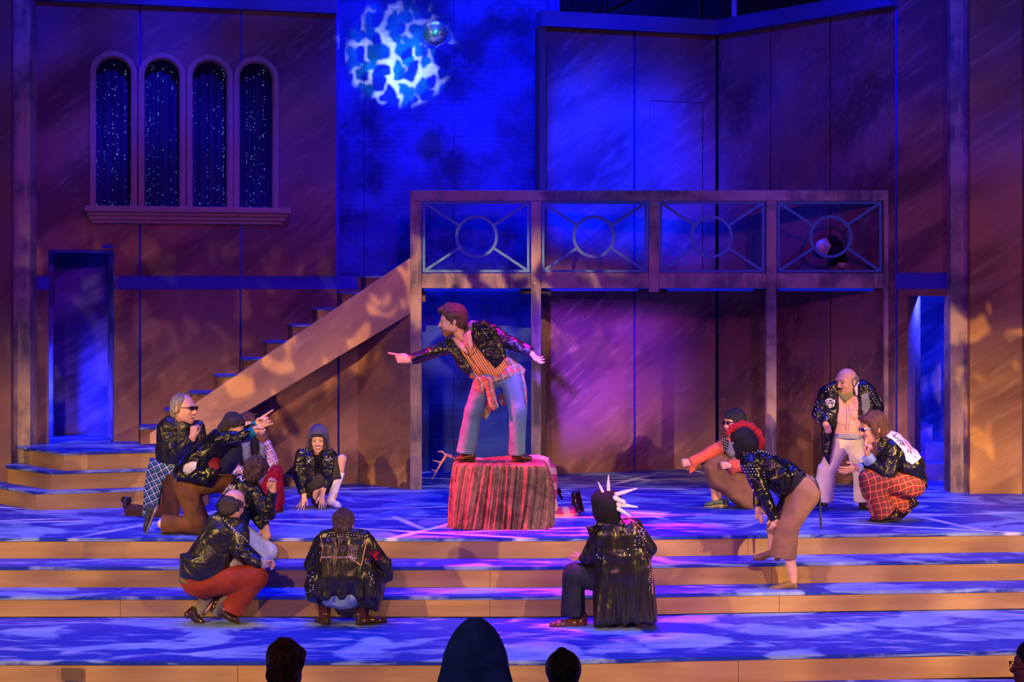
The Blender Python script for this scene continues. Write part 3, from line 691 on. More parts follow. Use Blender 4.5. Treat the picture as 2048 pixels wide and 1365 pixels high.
CORN = np.array([(i, j, k) for i in (0, 1) for j in (0, 1) for k in (0, 1)])
EDG = [(a, b) for a in range(8) for b in range(a+1, 8) if abs(CORN[a]-CORN[b]).sum() == 1]
def surf(prims, h=.008, disp=None):
    pad = h*3+.012
    add = [p for p in prims if p.op == '+']
    lo = np.min([p.lo for p in add], 0)-pad-.01; hi = np.max([p.hi for p in add], 0)+pad+.01
    n = np.ceil((hi-lo)/h).astype(int)+1; BIG = .08
    D = np.full(n, BIG, dtype=f32); M = np.zeros(n, dtype=np.uint8); Dm = np.full(n, BIG, dtype=f32)
    ax = [(lo[i]+h*np.arange(n[i])).astype(f32) for i in range(3)]
    for p in prims:
        pp = pad+p.k
        i0 = np.maximum(np.floor((p.lo-pp-lo)/h).astype(int), 0); i1 = np.minimum(np.ceil((p.hi+pp-lo)/h).astype(int)+1, n)
        if (i1 <= i0).any(): continue
        sl = tuple(slice(a, b) for a, b in zip(i0, i1))
        P = np.stack(np.meshgrid(ax[0][sl[0]], ax[1][sl[1]], ax[2][sl[2]], indexing='ij'), -1)
        d = p.fn(P).astype(f32); c = D[sl]; k = max(p.k, 1e-4)
        if p.op == '+':
            hh = np.maximum(k-np.abs(c-d), 0)/k; D[sl] = np.minimum(np.minimum(c, d)-hh*hh*k*.25, BIG)
            cm = Dm[sl]; w_ = d < cm; M[sl] = np.where(w_, p.m, M[sl]); Dm[sl] = np.minimum(cm, d)
        elif p.op == '-':
            d = -d; hh = np.maximum(k-np.abs(c-d), 0)/k; D[sl] = np.minimum(np.maximum(c, d)+hh*hh*k*.25, BIG)
        elif p.op == 'm':
            M[sl] = np.where(d < 0, p.m, M[sl])
    if disp is not None:
        idx = np.where(np.abs(D) < h*3.2); P = np.stack([ax[i][idx[i]] for i in range(3)], -1); D[idx] += disp(P)
    S = D < 0
    c8 = [S[a:n[0]-1+a, b:n[1]-1+b, c:n[2]-1+c] for a, b, c in CORN]
    anyi = c8[0] | c8[1] | c8[2] | c8[3] | c8[4] | c8[5] | c8[6] | c8[7]; alli = c8[0] & c8[1] & c8[2] & c8[3] & c8[4] & c8[5] & c8[6] & c8[7]
    act = np.argwhere(anyi & ~alli)
    V8 = np.stack([D[act[:, 0]+a, act[:, 1]+b, act[:, 2]+c] for a, b, c in CORN], 1)
    acc = np.zeros((len(act), 3), dtype=f32); cnt = np.zeros(len(act), dtype=f32)
    for a, b in EDG:
        va, vb = V8[:, a], V8[:, b]; x = (va < 0) != (vb < 0); t = np.where(x, va/np.where(x, va-vb, 1), 0)
        acc += np.where(x[:, None], CORN[a]+t[:, None]*(CORN[b]-CORN[a]), 0); cnt += x
    V = lo+h*(act+acc/cnt[:, None]); ids = np.full(n, -1, dtype=np.int32); ids[act[:, 0], act[:, 1], act[:, 2]] = np.arange(len(act))
    mt = M[act[:, 0], act[:, 1], act[:, 2]]; Fs = []
    for axd in range(3):
        o1, o2 = [q for q in range(3) if q != axd]
        A = S.take(range(0, n[axd]-1), axd); B = S.take(range(1, n[axd]), axd); e = np.argwhere(A != B)
        e = e[(e[:, o1] > 0) & (e[:, o2] > 0)]
        ins = S[e[:, 0], e[:, 1], e[:, 2]]
        def g(d1, d2):
            q = e.copy(); q[:, o1] -= d1; q[:, o2] -= d2; return ids[q[:, 0], q[:, 1], q[:, 2]]
        q = np.stack([g(0, 0), g(1, 0), g(1, 1), g(0, 1)], 1)
        flip = ins if axd != 1 else ~ins
        q = np.where(flip[:, None], q, q[:, ::-1]); Fs.append(q)
    Fq = np.concatenate(Fs); Fq = Fq[(Fq >= 0).all(1)]
    return V.astype(f32), Fq, mt
BVH = {}
def sdf_obj(name, prims, mats, parent, h=.008, disp=None, label=None, bvh=False):
    V, Q, mt = surf(prims, h, disp)
    me = bpy.data.meshes.new(name); me.vertices.add(len(V)); me.vertices.foreach_set('co', V.ravel())
    me.loops.add(Q.size); me.polygons.add(len(Q)); me.loops.foreach_set('vertex_index', Q.ravel().astype(np.int32))
    me.polygons.foreach_set('loop_start', np.arange(0, Q.size, 4, dtype=np.int32)); me.polygons.foreach_set('loop_total', np.full(len(Q), 4, dtype=np.int32))
    if not isinstance(mats, (list, tuple)): mats = [mats]
    for m_ in mats: me.materials.append(m_)
    me.polygons.foreach_set('material_index', np.minimum(mt[Q[:, 0]], len(mats)-1).astype(np.int32))
    me.polygons.foreach_set('use_smooth', np.ones(len(Q), dtype=bool)); me.update(calc_edges=True)
    o = bpy.data.objects.new(name, me); COL.objects.link(o)
    if parent is not None: adopt(o, parent)
    if label: o['label'] = label
    if bvh: o_b = BVHTree.FromPolygons([tuple(v) for v in V.tolist()], Q.tolist()); BVH[o.name] = o_b; return o, o_b
    return o
EYE = Vector((0, CY, CH))
def hit(bv, x, y):
    d = (px(x, y, 10)-EYE).normalized(); r = bv.ray_cast(EYE, d, 40)
    if r[0] is None: return None
    n = r[1]
    if n.dot(d) > 0: n = -n
    return r[0], n
def studs(bv, pts, parent, r=.0055, m=None, name='studs', seed=1):
    mb = MB(); oc = [(1, 0, 0), (-1, 0, 0), (0, 1, 0), (0, -1, 0), (0, 0, 1), (0, 0, -1)]; of = [(0, 2, 4), (2, 1, 4), (1, 3, 4), (3, 0, 4), (2, 0, 5), (1, 2, 5), (3, 1, 5), (0, 3, 5)]
    rg = random.Random(seed)
    for x, y in pts:
        q = hit(bv, x, y)
        if q is None: continue
        c = q[0]+q[1]*r*.4; i = len(mb.v); R = Matrix.Rotation(rg.random()*3, 3, 'Z') @ Matrix.Rotation(rg.random()*3, 3, 'X')
        mb.v += [tuple(c+(R @ Vector(v))*r) for v in oc]; mb.f += [tuple(i+k for k in f) for f in of]
    if not mb.v: return None
    return tag(mb.build(name, m or M_STUD, parent), kind='stuff')
def path_pts(pl, n):
    pl = [Vector((a[0], a[1])) for a in pl]; L = [(b-a).length for a, b in zip(pl, pl[1:])]; T = sum(L); out = []
    for i in range(n):
        s = T*i/max(1, n-1)
        for (a, b), l in zip(zip(pl, pl[1:]), L):
            if s <= l+1e-6: out.append(tuple(a+(b-a)*(s/l if l else 0))); break
            s -= l
    return out
def strokes_on(bv, lines, parent, r=.004, m=None, name='lettering', lift=.002):
    """raised paint or cord following polylines given in px"""
    mb = MB()
    for pl in lines:
        n = max(2, int(sum(math.dist(a, b) for a, b in zip(pl, pl[1:]))/1.6)+1); P = []
        for x, y in path_pts(pl, n):
            q = hit(bv, x, y)
            if q: P.append(q[0]+q[1]*lift)
        if len(P) > 1: mb.tube(P, r, 5)
    return mb.build(name, m, parent) if mb.v else None
def patch_on(bv, pts, parent, m, name='patch', lift=.004, step=2.0, th=.004):
    """thin cloth patch fitted on a garment, outline in px"""
    xs = [p[0] for p in pts]; ys = [p[1] for p in pts]; x0, x1, y0, y1 = min(xs), max(xs), min(ys), max(ys)
    nx = max(2, int((x1-x0)/step)); ny = max(2, int((y1-y0)/step))
    def ins(x, y):
        c = False; j = len(pts)-1
        for i in range(len(pts)):
            if (pts[i][1] > y) != (pts[j][1] > y) and x < (pts[j][0]-pts[i][0])*(y-pts[i][1])/(pts[j][1]-pts[i][1])+pts[i][0]: c = not c
            j = i
        return c
    g = {}; mb = MB()
    for i in range(nx+1):
        for j in range(ny+1):
            x = x0+(x1-x0)*i/nx; y = y0+(y1-y0)*j/ny
            if ins(x, y) or any(ins(x+a, y+b) for a, b in ((step*.6, 0), (-step*.6, 0), (0, step*.6), (0, -step*.6))):
                q = hit(bv, x, y)
                if q: g[i, j] = len(mb.v); mb.v += [tuple(q[0]+q[1]*lift), tuple(q[0]-q[1]*.002)]
    for (i, j), a in g.items():
        if (i+1, j) in g and (i, j+1) in g and (i+1, j+1) in g:
            b, c, d = g[i+1, j], g[i+1, j+1], g[i, j+1]; P = [Vector(mb.v[q]) for q in (a, b, c, d)]
            if max((P[0]-P[2]).length, (P[1]-P[3]).length) < .05: mb.f += [(a, b, c, d), (a+1, d+1, c+1, b+1)]
    return mb.build(name, m, parent, smooth=True) if mb.f else None

# ---------------------------------------------------------------- materials for people
def m_leather(N, base=(.006, .006, .009), rough=.31, sc_=9, vert=False):
    v = N.pos()
    if vert: q_ = N.xyz(v); v = N.cmb(N.m('MULTIPLY', q_[0], 1.5), N.m('MULTIPLY', q_[1], 1.5), N.m('MULTIPLY', q_[2], .35))
    a = N.noise(v, sc_*.9, 2, .45, .8); b = N.noise(v, sc_*4, 2)
    N.pbsdf(N.mix(N.ss(a, .35, .7), base, tuple(c*1.5 for c in base)), rough, bump=N.m('ADD', a, N.m('MULTIPLY', b, .08)), bs=.6 if vert else .8, bd=.06, spec=.5)
M_LEA = mat('black leather', m_leather)
M_LEA2 = mat('worn black leather', lambda N: m_leather(N, (.011, .010, .011), .38, 7))
M_LEAV = mat('long coat leather', lambda N: m_leather(N, (.010, .009, .010), .30, 6, True))
M_LEAS = mat('patent black vinyl', lambda N: m_leather(N, (.005, .005, .007), .27, 8))
def cloth(name, col, sc_=8, var=.25, rough=.85, bs=.6):
    def fn(N):
        v = N.pos(); a = N.noise(v, sc_, 2, .45, .2); w_ = N.noise(v, 220, 2)
        N.pbsdf(N.mix(N.ss(a, .3, .7), tuple(c*(1-var) for c in col), tuple(min(1, c*(1+var*.5)) for c in col)), rough, bump=N.m('ADD', a, N.m('MULTIPLY', w_, .05)), bs=bs, bd=.06, spec=.25)
    return mat(name, fn)
def plaid(name, base, bands, deg=10, wob=.1, rough=.85, plane='XZ'):
    """bands: (period, offset, width, axis, color, strength)"""
    def fn(N):
        v = N.pos(); x, y, z = N.xyz(v); d = N.noise(v, 4, 2); c, s_ = math.cos(math.radians(deg)), math.sin(math.radians(deg))
        x = N.m('ADD', x, N.m('MULTIPLY', y, .35)); zz = N.m('ADD', z, N.m('MULTIPLY', y, .25))
        u = N.m('ADD', N.m('ADD', N.m('MULTIPLY', x, c), N.m('MULTIPLY', zz, s_)), N.m('MULTIPLY', d, wob)); w_ = N.m('ADD', N.m('SUBTRACT', N.m('MULTIPLY', zz, c), N.m('MULTIPLY', x, s_)), N.m('MULTIPLY', d, wob))
        col = base
        for per, off, wd, axis, cc, st in bands:
            f = N.m('ABSOLUTE', N.m('SUBTRACT', N.m('FRACT', N.m('ADD', N.m('DIVIDE', u if axis == 0 else w_, per), off)), .5))
            col = N.mix(N.m('MULTIPLY', N.ss(f, wd/per*.5+.03, wd/per*.5-.03), st), col, cc)
        N.pbsdf(col, rough, bump=N.noise(v, 9, 2), bs=.4, bd=.04, spec=.2)
    return mat(name, fn)
def skin(name, col):
    return mat(name, lambda N: N.pbsdf(N.mix(N.noise(N.pos(), 30, 3), tuple(c*.88 for c in col), col), .5, spec=.4, extra={'Subsurface Weight': .08, 'Subsurface Radius': (.01, .004, .002), 'Subsurface Scale': .5}))
M_SKIN = skin('fair skin', (.74, .42, .31)); M_LIP = plain('lips', (.42, .12, .12), .45); M_SKIND = skin('rosy skin', (.66, .34, .25))
M_TEETH = plain('teeth', (.75, .72, .66), .3); M_EYE = plain('eye white', (.42, .38, .36), .25); M_IRIS = plain('iris', (.04, .025, .02), .2)
M_STUD = mat('bright metal stud', lambda N: N.pbsdf((.95, .93, .90), .25, .35, extra={'Coat Weight': .5}))
M_STUDW = plain('pale stud', (.8, .78, .8), .35, .4)
M_GLASS = plain('black lens', (.005, .005, .008), .08, 0, spec=.9); M_GOLD = plain('brass', (.75, .52, .25), .3, .9)
def m_hair(N, a, b):
    v = N.pos(); x, y, z = N.xyz(v); n = N.noise(N.cmb(N.m('MULTIPLY', x, 60), N.m('MULTIPLY', y, 60), N.m('MULTIPLY', z, 22)), 1.6, 4, .6, .6)
    N.pbsdf(N.mix(N.ss(n, .35, .65), a, b), .42, bump=n, bs=1., bd=.02, spec=.5)
def hairmat(name, a, b): return mat(name, lambda N: m_hair(N, a, b))
M_HBROWN = hairmat('brown hair', (.035, .018, .012), (.20, .11, .06)); M_HDARK = hairmat('dark hair', (.008, .006, .007), (.06, .04, .04))
M_HGREY = hairmat('greying hair', (.09, .08, .07), (.38, .34, .30)); M_HBLACK = hairmat('black hair', (.004, .004, .005), (.03, .03, .035)); M_HDKB = hairmat('dark brown hair', (.014, .008, .008), (.11, .055, .04)); M_HRED = hairmat('chestnut hair', (.05, .018, .012), (.24, .10, .06))
M_SHOE = mat('polished brown shoe leather', lambda N: N.pbsdf((.10, .028, .018), .18, spec=.8)); M_SHOEB = mat('dark brown shoe leather', lambda N: N.pbsdf((.035, .014, .012), .16, spec=.8))
M_SOLE = plain('shoe sole', (.02, .015, .012), .6)

# ---------------------------------------------------------------- figure class: everything in photo px + depth px
class Fig:
    def __init__(s, D, base, label, sc_=1.0):
        """D = distance of the figure, base = (column,row) of the spot it stands on"""
        s.D = D; s.s = D/F; b = px(base[0], base[1], D)
        s.e = empty('person', b, label, 'person')
    def p(s, q):
        x, y = q[0], q[1]; d = q[2] if len(q) > 2 else 0; return px(x, y, s.D+d*s.s)
    def r(s, v): return v*s.s
    def dv(s, v): return Vector((v[0], v[2] if len(v) > 2 else 0, -v[1])).normalized()
    def C(s, a, b, ra, rb=None, k=3, m=0, op='+', flat=None):
        q = cone(s.p(a), s.p(b), ra*s.s, (ra if rb is None else rb)*s.s, k*s.s, m, op, (s.dv(flat[0]), flat[1]) if flat else None); q.kp = k; return q
    def H(s, a, b, ra, rb, k=1.2, m=0, op='+', flat=None):
        return ccone(s.p(a), s.p(b), ra*s.s, rb*s.s, k*s.s, m, op, (s.dv(flat[0]), flat[1]) if flat else None)
    def chain(s, pts, rr, k=3, m=0, flat=None):
        L = [s.C(a, b, ra, rb, k, m, '+', flat) for a, b, ra, rb in zip(pts, pts[1:], rr, rr[1:])]
        for q in L: q.ch = 1
        return L
    def G(s, pts, thick, d=0, k=3, m=0, op='+', infl=None, edge=2.2, tilt=0.):
        return poly([tuple(q) for q in pts], s.D+d*s.s, thick*s.s, 0, k*s.s, m, op, (infl or thick)*s.s, edge*s.s, tilt)
    def cut(s, q, n, box=40, k=1.0): return half(s.p(q), s.dv(n), k*s.s, box*s.s)
    def add(s, name, prims, mats, h=.008, disp=None, label=None, bvh=False, parent=None):
        if name == 'body':      # keep the skin well inside the clothes
            out = []
            for p in prims:
                a = getattr(p, 'args', None); fac = 1
                if a and p.op == '+':
                    if getattr(p, 'kp', 0) == 8: fac = .76
                    elif getattr(p, 'ch', 0) and a[2]/s.s > 10.2: fac = .80
                out.append(p if fac == 1 else cone(a[0], a[1], a[2]*fac, a[3]*(fac if a[3]/s.s > 10.2 or fac == .76 else 1), *a[4:]))
            prims = out
        return sdf_obj(name, prims, mats, parent or s.e, h, disp, label, bvh)
    # head ------------------------------------------------------------
    def frame(s, yaw, pitch=0, roll=0):
        """yaw 0 faces the camera, +90 faces picture right; pitch + looks up; roll + leans to picture right"""
        y, p_, r_ = map(math.radians, (yaw, pitch, roll))
        Fw = Vector((math.sin(y), -math.cos(y), 0)); U = Vector((0, 0, 1))
        S = U.cross(Fw)*1.0                      # person's left when F toward viewer -> picture right
        Fw2 = Fw*math.cos(p_)+U*math.sin(p_); U2 = U*math.cos(p_)-Fw*math.sin(p_)
        R = Matrix.Rotation(r_, 3, Vector((0, 1, 0)))
        return (R @ S), (R @ Fw2), (R @ U2)
    def head(s, c, hh, yaw, pitch=0, roll=0, beard=None, mouth='shut', jaw=1., eyes=True, brow=None, wide=1.):
        """c = head centre px; hh = crown-to-chin height in px. returns prims (for the body mesh)"""
        S, Fw, U = s.frame(yaw, pitch, roll); o = s.p(c); q = hh*s.s/.232; s.hd = (o, S, Fw, U, q)
        def L(a, b, c_): return o+(S*a*wide+Fw*b+U*c_)*q
        R = [S, Fw, U]
        P = [ell(L(0, -.012, .028), (.076*q*wide, .094*q, .088*q), R, .01*q), ell(L(0, .022, -.03), (.062*q*wide, .066*q, .078*q), R, .03*q),
             cone(L(0, .058, -.098), L(0, .05, -.075), .020*q*jaw, .03*q*jaw, .03*q), cone(L(-.045, .0, -.06), L(0, .055, -.092), .022*q*jaw, .018*q, .025*q), cone(L(.045, .0, -.06), L(0, .055, -.092), .022*q*jaw, .018*q, .025*q),
             cone(L(0, .088, .005), L(0, .104, -.030), .0075*q, .0125*q, .010*q), ell(L(-.010, .096, -.034), (.008*q,)*3, R, .006*q), ell(L(.010, .096, -.034), (.008*q,)*3, R, .006*q),
             cone(L(-.038, .076, .022), L(.038, .076, .022), .012*q, .012*q, .018*q),
             ell(L(-.033, .068, -.028), (.02*q, .018*q, .018*q), R, .02*q), ell(L(.033, .068, -.028), (.02*q, .018*q, .018*q), R, .02*q)]
        for sx in (-1, 1):
            P.append(ell(L(sx*.031, .096, .004), (.0145*q, .013*q, .010*q), R, .010*q, 0, '-'))
            P.append(ell(L(sx*.079, -.008, -.004), (.0075*q, .018*q, .030*q), R, .006*q)); P.append(ell(L(sx*.088, .000, .0), (.006*q, .009*q, .017*q), R, .004*q, 0, '-'))
        lr = .55 if mouth == 'grin' else 1.; lz = .006 if mouth == 'grin' else 0
        P += [cone(L(-.017, .087, -.056+lz), L(.017, .087, -.056+lz), .0065*q*lr, .0065*q*lr, .004*q, 1), cone(L(-.014, .087, -.066-lz), L(.014, .087, -.066-lz), .0075*q*lr, .0075*q*lr, .004*q, 1)]
        if mouth != 'shut':
            P.append(ell(L(0, .094, -.062), (.022*q, .02*q, (.012 if mouth == 'open' else .009)*q), R, .004*q, 0, '-'))
            P.append(ell(L(0, .078 if mouth == 'grin' else .074, -.060), (.021*q, .013*q, (.010 if mouth == 'grin' else .006)*q), R, .002*q, 2))
        if beard: P.append(Prim(ell(L(0, .035, -.085), (.066*q, .066*q, .038*q), R).fn, _v(o)-.15*q, _v(o)+.15*q, .001, 3, 'm'))
        if eyes:
            for sx in (-1, 1):
                mb = MB(); c0 = L(sx*.031, .080, .004)
                e = s.add('eye', [ell(c0, (.0125*q, .0115*q, .0085*q), R), ], M_EYE, .0035)
                s.add('iris', [ell(c0+Fw*.0085*q, (.0072*q, .0042*q, .0068*q), R)], M_IRIS, .0025, parent=e)
        if brow:
            for sx in (-1, 1): s.add('eyebrow', [cone(L(sx*.018, .090, .022), L(sx*.048, .078, .025), .0045*q, .003*q)], brow, .0035)
        return P
    def hl(s, a, b, c_):
        o, S, Fw, U, q = s.hd; return o+(S*a+Fw*b+U*c_)*q
    def hE(s, c_, r, k=.01, m=0, op='+'):
        o, S, Fw, U, q = s.hd; return ell(s.hl(*c_), tuple(v*q for v in r), [S, Fw, U], k*q, m, op)
    def hC(s, a, b, ra, rb=None, k=.01, m=0, op='+'):
        q = s.hd[4]; return cone(s.hl(*a), s.hl(*b), ra*q, (ra if rb is None else rb)*q, k*q, m, op)
    def haircap(s, back=1., top=1.):
        return [s.hE((0, -.020, .036), (.086, .100*back, .094*top), .01), s.hE((0, .095, -.02), (.074, .085, .075), .012, 0, '-')]
    def shades(s, round_=False, frame_m=None, lens=None, big=1.):
        g = []; q = s.hd[4]; o, S, Fw, U, _ = s.hd
        root = None
        for sx in (-1, 1):
            if round_: pr = [s.hE((sx*.031, .101, .004), (.019*big, .005, .019*big), .002)]
            else: pr = [cone(s.hl(sx*.018, .103, .008), s.hl(sx*.044, .096, .008), .013*q*big, .013*q*big, .004*q, flat=(Fw, .35)), cone(s.hl(sx*.020, .103, .001), s.hl(sx*.040, .098, .001), .011*q*big, .010*q*big, .004*q, flat=(Fw, .35))]
            if root is None:
                root = s.add('sunglasses', [s.hC((-.055, .090, .013), (.055, .090, .013), .0035), s.hC((-.060, .088, .012), (-.082, -.005, .010), .0032), s.hC((.060, .088, .012), (.082, -.005, .010), .0032), s.hC((0, .104, .012), (.0, .106, .012), .004)]+[s.hC((sx2*.02, .101, .013), (sx2*.058, .090, .013), .0035) for sx2 in (-1, 1)], frame_m or M_BLACK, .003)
            s.add('lens', pr, lens or M_GLASS, .003, parent=root)
        return root
    # hand ------------------------------------------------------------
    def hand(s, wrist, dirv, thumb, pose='relaxed', L=36, k=1.2):
        """wrist px, dirv / thumb side = px direction vectors (x, y down, depth away); L = hand length px"""
        w_ = s.p(wrist); f = s.dv(dirv); t = s.dv(thumb); t = (t-f*t.dot(f)).normalized(); n = f.cross(t); u = L*s.s/.185
        if pose.startswith('-'): n = -n; pose = pose[1:]
        def A(a, b, c_=0): return w_+(f*a+t*b+n*c_)*u
        P = [cone(A(-.03, 0), A(.02, 0), .024*u, .026*u, .012*u, flat=(n, .75))]
        P += [cone(A(.02, .018), A(.085, .028), .020*u, .014*u, .014*u, flat=(n, .8)), cone(A(.02, -.012), A(.082, -.026), .021*u, .013*u, .014*u, flat=(n, .8)), cone(A(.03, 0), A(.085, 0), .021*u, .014*u, .014*u, flat=(n, .8))]
        roots = [(.088, .030), (.093, .010), (.089, -.010), (.080, -.028)]; ln = [(.042, .026, .020), (.046, .029, .021), (.042, .027, .020), (.034, .020, .018)]
        curl = {'relaxed': [(15, 35, 25), (22, 40, 30), (28, 45, 30), (34, 48, 30)], 'point': [(2, 5, 3), (70, 85, 55), (78, 90, 55), (80, 90, 55)], 'fist': [(78, 92, 60)]*4,
                'open': [(4, 8, 6), (2, 8, 6), (5, 10, 8), (10, 14, 10)], 'spread': [(20, 8, 2), (18, 8, 2), (20, 8, 2), (24, 10, 2)], 'two': [(2, 6, 4), (8, 12, 8), (70, 85, 50), (76, 88, 50)], 'grip': [(42, 50, 30), (45, 52, 30), (48, 55, 30), (52, 55, 30)], 'hang': [(8, 22, 12), (12, 26, 16), (22, 34, 20), (30, 36, 20)]}[pose]
        fan = {'spread': (14, 4, -8, -20), 'open': (10, 3, -5, -14)}.get(pose, (4, 1, -2, -6))
        for (ra, rb), ls, cs, fa in zip(roots, ln, curl, fan):
            a = A(ra, rb); ang = 0; fr = math.radians(fa); base = f*math.cos(fr)+t*math.sin(fr); rad = .0098
            for l, c_ in zip(ls, cs):
                ang += math.radians(c_); d = base*math.cos(ang)+n*math.sin(ang); b = a+d*l*u
                P.append(cone(a, b, rad*u, rad*.9*u, .0028*u)); a = b; rad *= .91
        th = {'point': [(.035, .036, .012), (.065, .034, .040), (.092, .018, .046)], 'fist': [(.035, .036, .012), (.066, .034, .040), (.090, .012, .048)], 'two': [(.035, .036, .012), (.065, .034, .036), (.092, .018, .040)], 'grip': [(.03, .04, .012), (.055, .052, .034), (.085, .052, .046)]}.get(pose, [(.03, .040, .008), (.062, .064, .016), (.092, .074, .022)])
        a = A(.008, .018, .004)
        for i, q in enumerate(th): b = A(*q); P.append(cone(a, b, (.0150-.002*i)*u, (.0130-.002*i)*u, .004*u)); a = b
        return P
    # shoes -----------------------------------------------------------
    def shoe(s, heel, toe, up=(0, -1, 0), w_=9.5, mt=None, heelh=5, high=16, name='shoe', label=None, heel_m=None, slim=1., laces=True):
        """heel / toe = sole points px"""
        a, b = s.p(heel), s.p(toe); f = (b-a).normalized(); U = s.dv(up); U = (U-f*U.dot(f)).normalized(); sd = f.cross(U); L = (b-a).length; u = s.s
        def A(t, sx=0, h_=0): return a+f*L*t+sd*sx*u+U*h_*u
        W = w_*slim
        hf = min(heelh, 5); ps = a+f*L*.13+U*(heelh-1.5)*u; pe = a+f*L*.70+U*(hf-1.5)*u; nn = (pe-ps).normalized().cross(sd)
        if nn.dot(U) > 0: nn = -nn
        up_ = [cone(A(.14, 0, heelh+5.5), A(.12, 0, heelh+high-4), W*.80*u, W*.72*u, 4*u), cone(A(.14, 0, heelh+4), A(.42, 0, (heelh+hf)/2+5.5), W*.78*u, W*.74*u, 4*u), cone(A(.42, 0, (heelh+hf)/2+5.5), A(.72, 0, hf+2.2), W*.74*u, W*.84*u, 4*u, flat=(U, .8)), cone(A(.72, 0, hf+2.2), A(.88, 0, hf+1.8), W*.84*u, W*.58*u, 4*u, flat=(U, .72)),
               half(pe, nn, .5*u, L*.9)]
        sole = [cone(A(.11), A(.40), W*.80*u, W*.66*u, 3*u, flat=(U, .22)), cone(A(.40), A(.70), W*.66*u, W*.95*u, 3*u, flat=(U, .2)), cone(A(.70), A(.90), W*.95*u, W*.62*u, 3*u, flat=(U, .2))]
        sole = [cone(A(.11, 0, heelh-2), A(.40, 0, heelh-2.2), W*.86*u, W*.70*u, 3*u, flat=(U, .22)), cone(A(.40, 0, heelh-2.2), A(.70, 0, 1.8), W*.70*u, W*.95*u, 3*u, flat=(U, .2)), cone(A(.70, 0, 1.8), A(.89, 0, 1.8), W*.95*u, W*.62*u, 3*u, flat=(U, .2)), ccone(A(.13, 0, 0), A(.13, 0, heelh), W*.72*u, W*.78*u, 1*u)]
        o = s.add(name, up_, mt or M_SHOE, .0055, label=label); s.add('sole', sole, heel_m or M_SOLE, .0055, parent=o)
        if laces:
            mb = MB()
            for t in (.40, .48, .56): hm = (heelh+hf)/2; mb.tube([A(t, -4, hm+9-(t-.4)*14), A(t, 0, hm+11.2-(t-.4)*18), A(t, 4, hm+9-(t-.4)*14)], .0025, 5)
            mb.build('laces', M_BLACK, o)
        return o

# ================================================================ DRAPED BOX
M_DRAPE = mat('crushed brown cloth', lambda N: N.pbsdf(N.mix(N.ss(N.noise(N.pos(), 7, 5, .6, 1.), .35, .65), (.07, .035, .025), (.19, .115, .085)), .5, bump=N.noise(N.pos(), 26, 4, .6, 1.), bs=.6, bd=.02, spec=.5))
def draped_box():
    A_, B_ = px(898, 1062, 14.45), px(1108, 1062, 14.45); cx = (A_.x+B_.x)/2; W = (B_.x-A_.x)/2; Dp = .25; cy = A_.y+Dp; H = .63
    root = empty('draped_box', (cx, cy, 0), 'large box draped in crumpled brown cloth that a man stands on', 'box')
    nt, nz = 420, 34; mb = MB()
    for j in range(nz+1):
        t = j/nz; z = H*t
        for i in range(nt):
            a = 2*math.pi*i/nt; ca, sa = math.cos(a), math.sin(a); e = 5.0
            r = 1/((abs(ca)**e+abs(sa)**e)**(1/e))
            aa = a+.13*(1-t)
            fold = .5*math.sin(aa*46+1.5*math.sin(aa*5))+.3*math.sin(aa*83+2)+.5*math.sin(aa*19+1.2+t*1.5)+.25*math.sin(aa*130)
            amp = .024*(1-.6*t**2)+.004
            top = max(0, (t-.93)/.07); sh = 1-.03*top**2-.025*t
            tap = 1+.02*math.sin(a*3+1)*(1-t)
            shx = 1-(.14 if ca > 0 else .055)*max(0, (t-.4)/.6)**2*abs(ca)-(.05*(1-t)**2 if ca > 0 else 0)
            ww, dd_ = ((W*sh*tap-.01)+amp*fold)*shx, (Dp*sh*tap-.01)+amp*fold
            mb.v.append((cx+ca*r*ww+.012*(1-t)*math.sin(a*7), cy+sa*r*dd_, max(z-.012*top**3, .002)+(.004*math.sin(a*31) if j == 0 else 0)))
        if j:
            for i in range(nt):
                a, b = (j-1)*nt+i, (j-1)*nt+(i+1) % nt; mb.f.append((a, b, b+nt, a+nt))
    # top
    rings = 6; base = nz*nt
    for q in range(1, rings+1):
        k = 1-q/rings
        for i in range(nt):
            v = mb.v[base+i]; mb.v.append((cx+(v[0]-cx)*k, cy+(v[1]-cy)*k, H+.004*math.sin(i*.3+q)+.003*math.sin(q*2)))
        s0 = len(mb.v)-2*nt if q > 1 else base
        s1 = len(mb.v)-nt
        for i in range(nt): mb.f.append((s0+i, s0+(i+1) % nt, s1+(i+1) % nt, s1+i))
    mb.build('drape_cloth', M_DRAPE, root, smooth=True)
    hm = MB(); rg = random.Random(3)
    P = []
    for i in range(260):
        v = mb.v[int(i*nt/260)]; P.append((v[0]+(v[0]-cx)*.02, v[1]+(v[1]-cy)*.02, .006+rg.random()*.006))
    hm.tube(P, .006, 5, True); hm.build('frayed_hem', M_DRAPE, root)
draped_box()

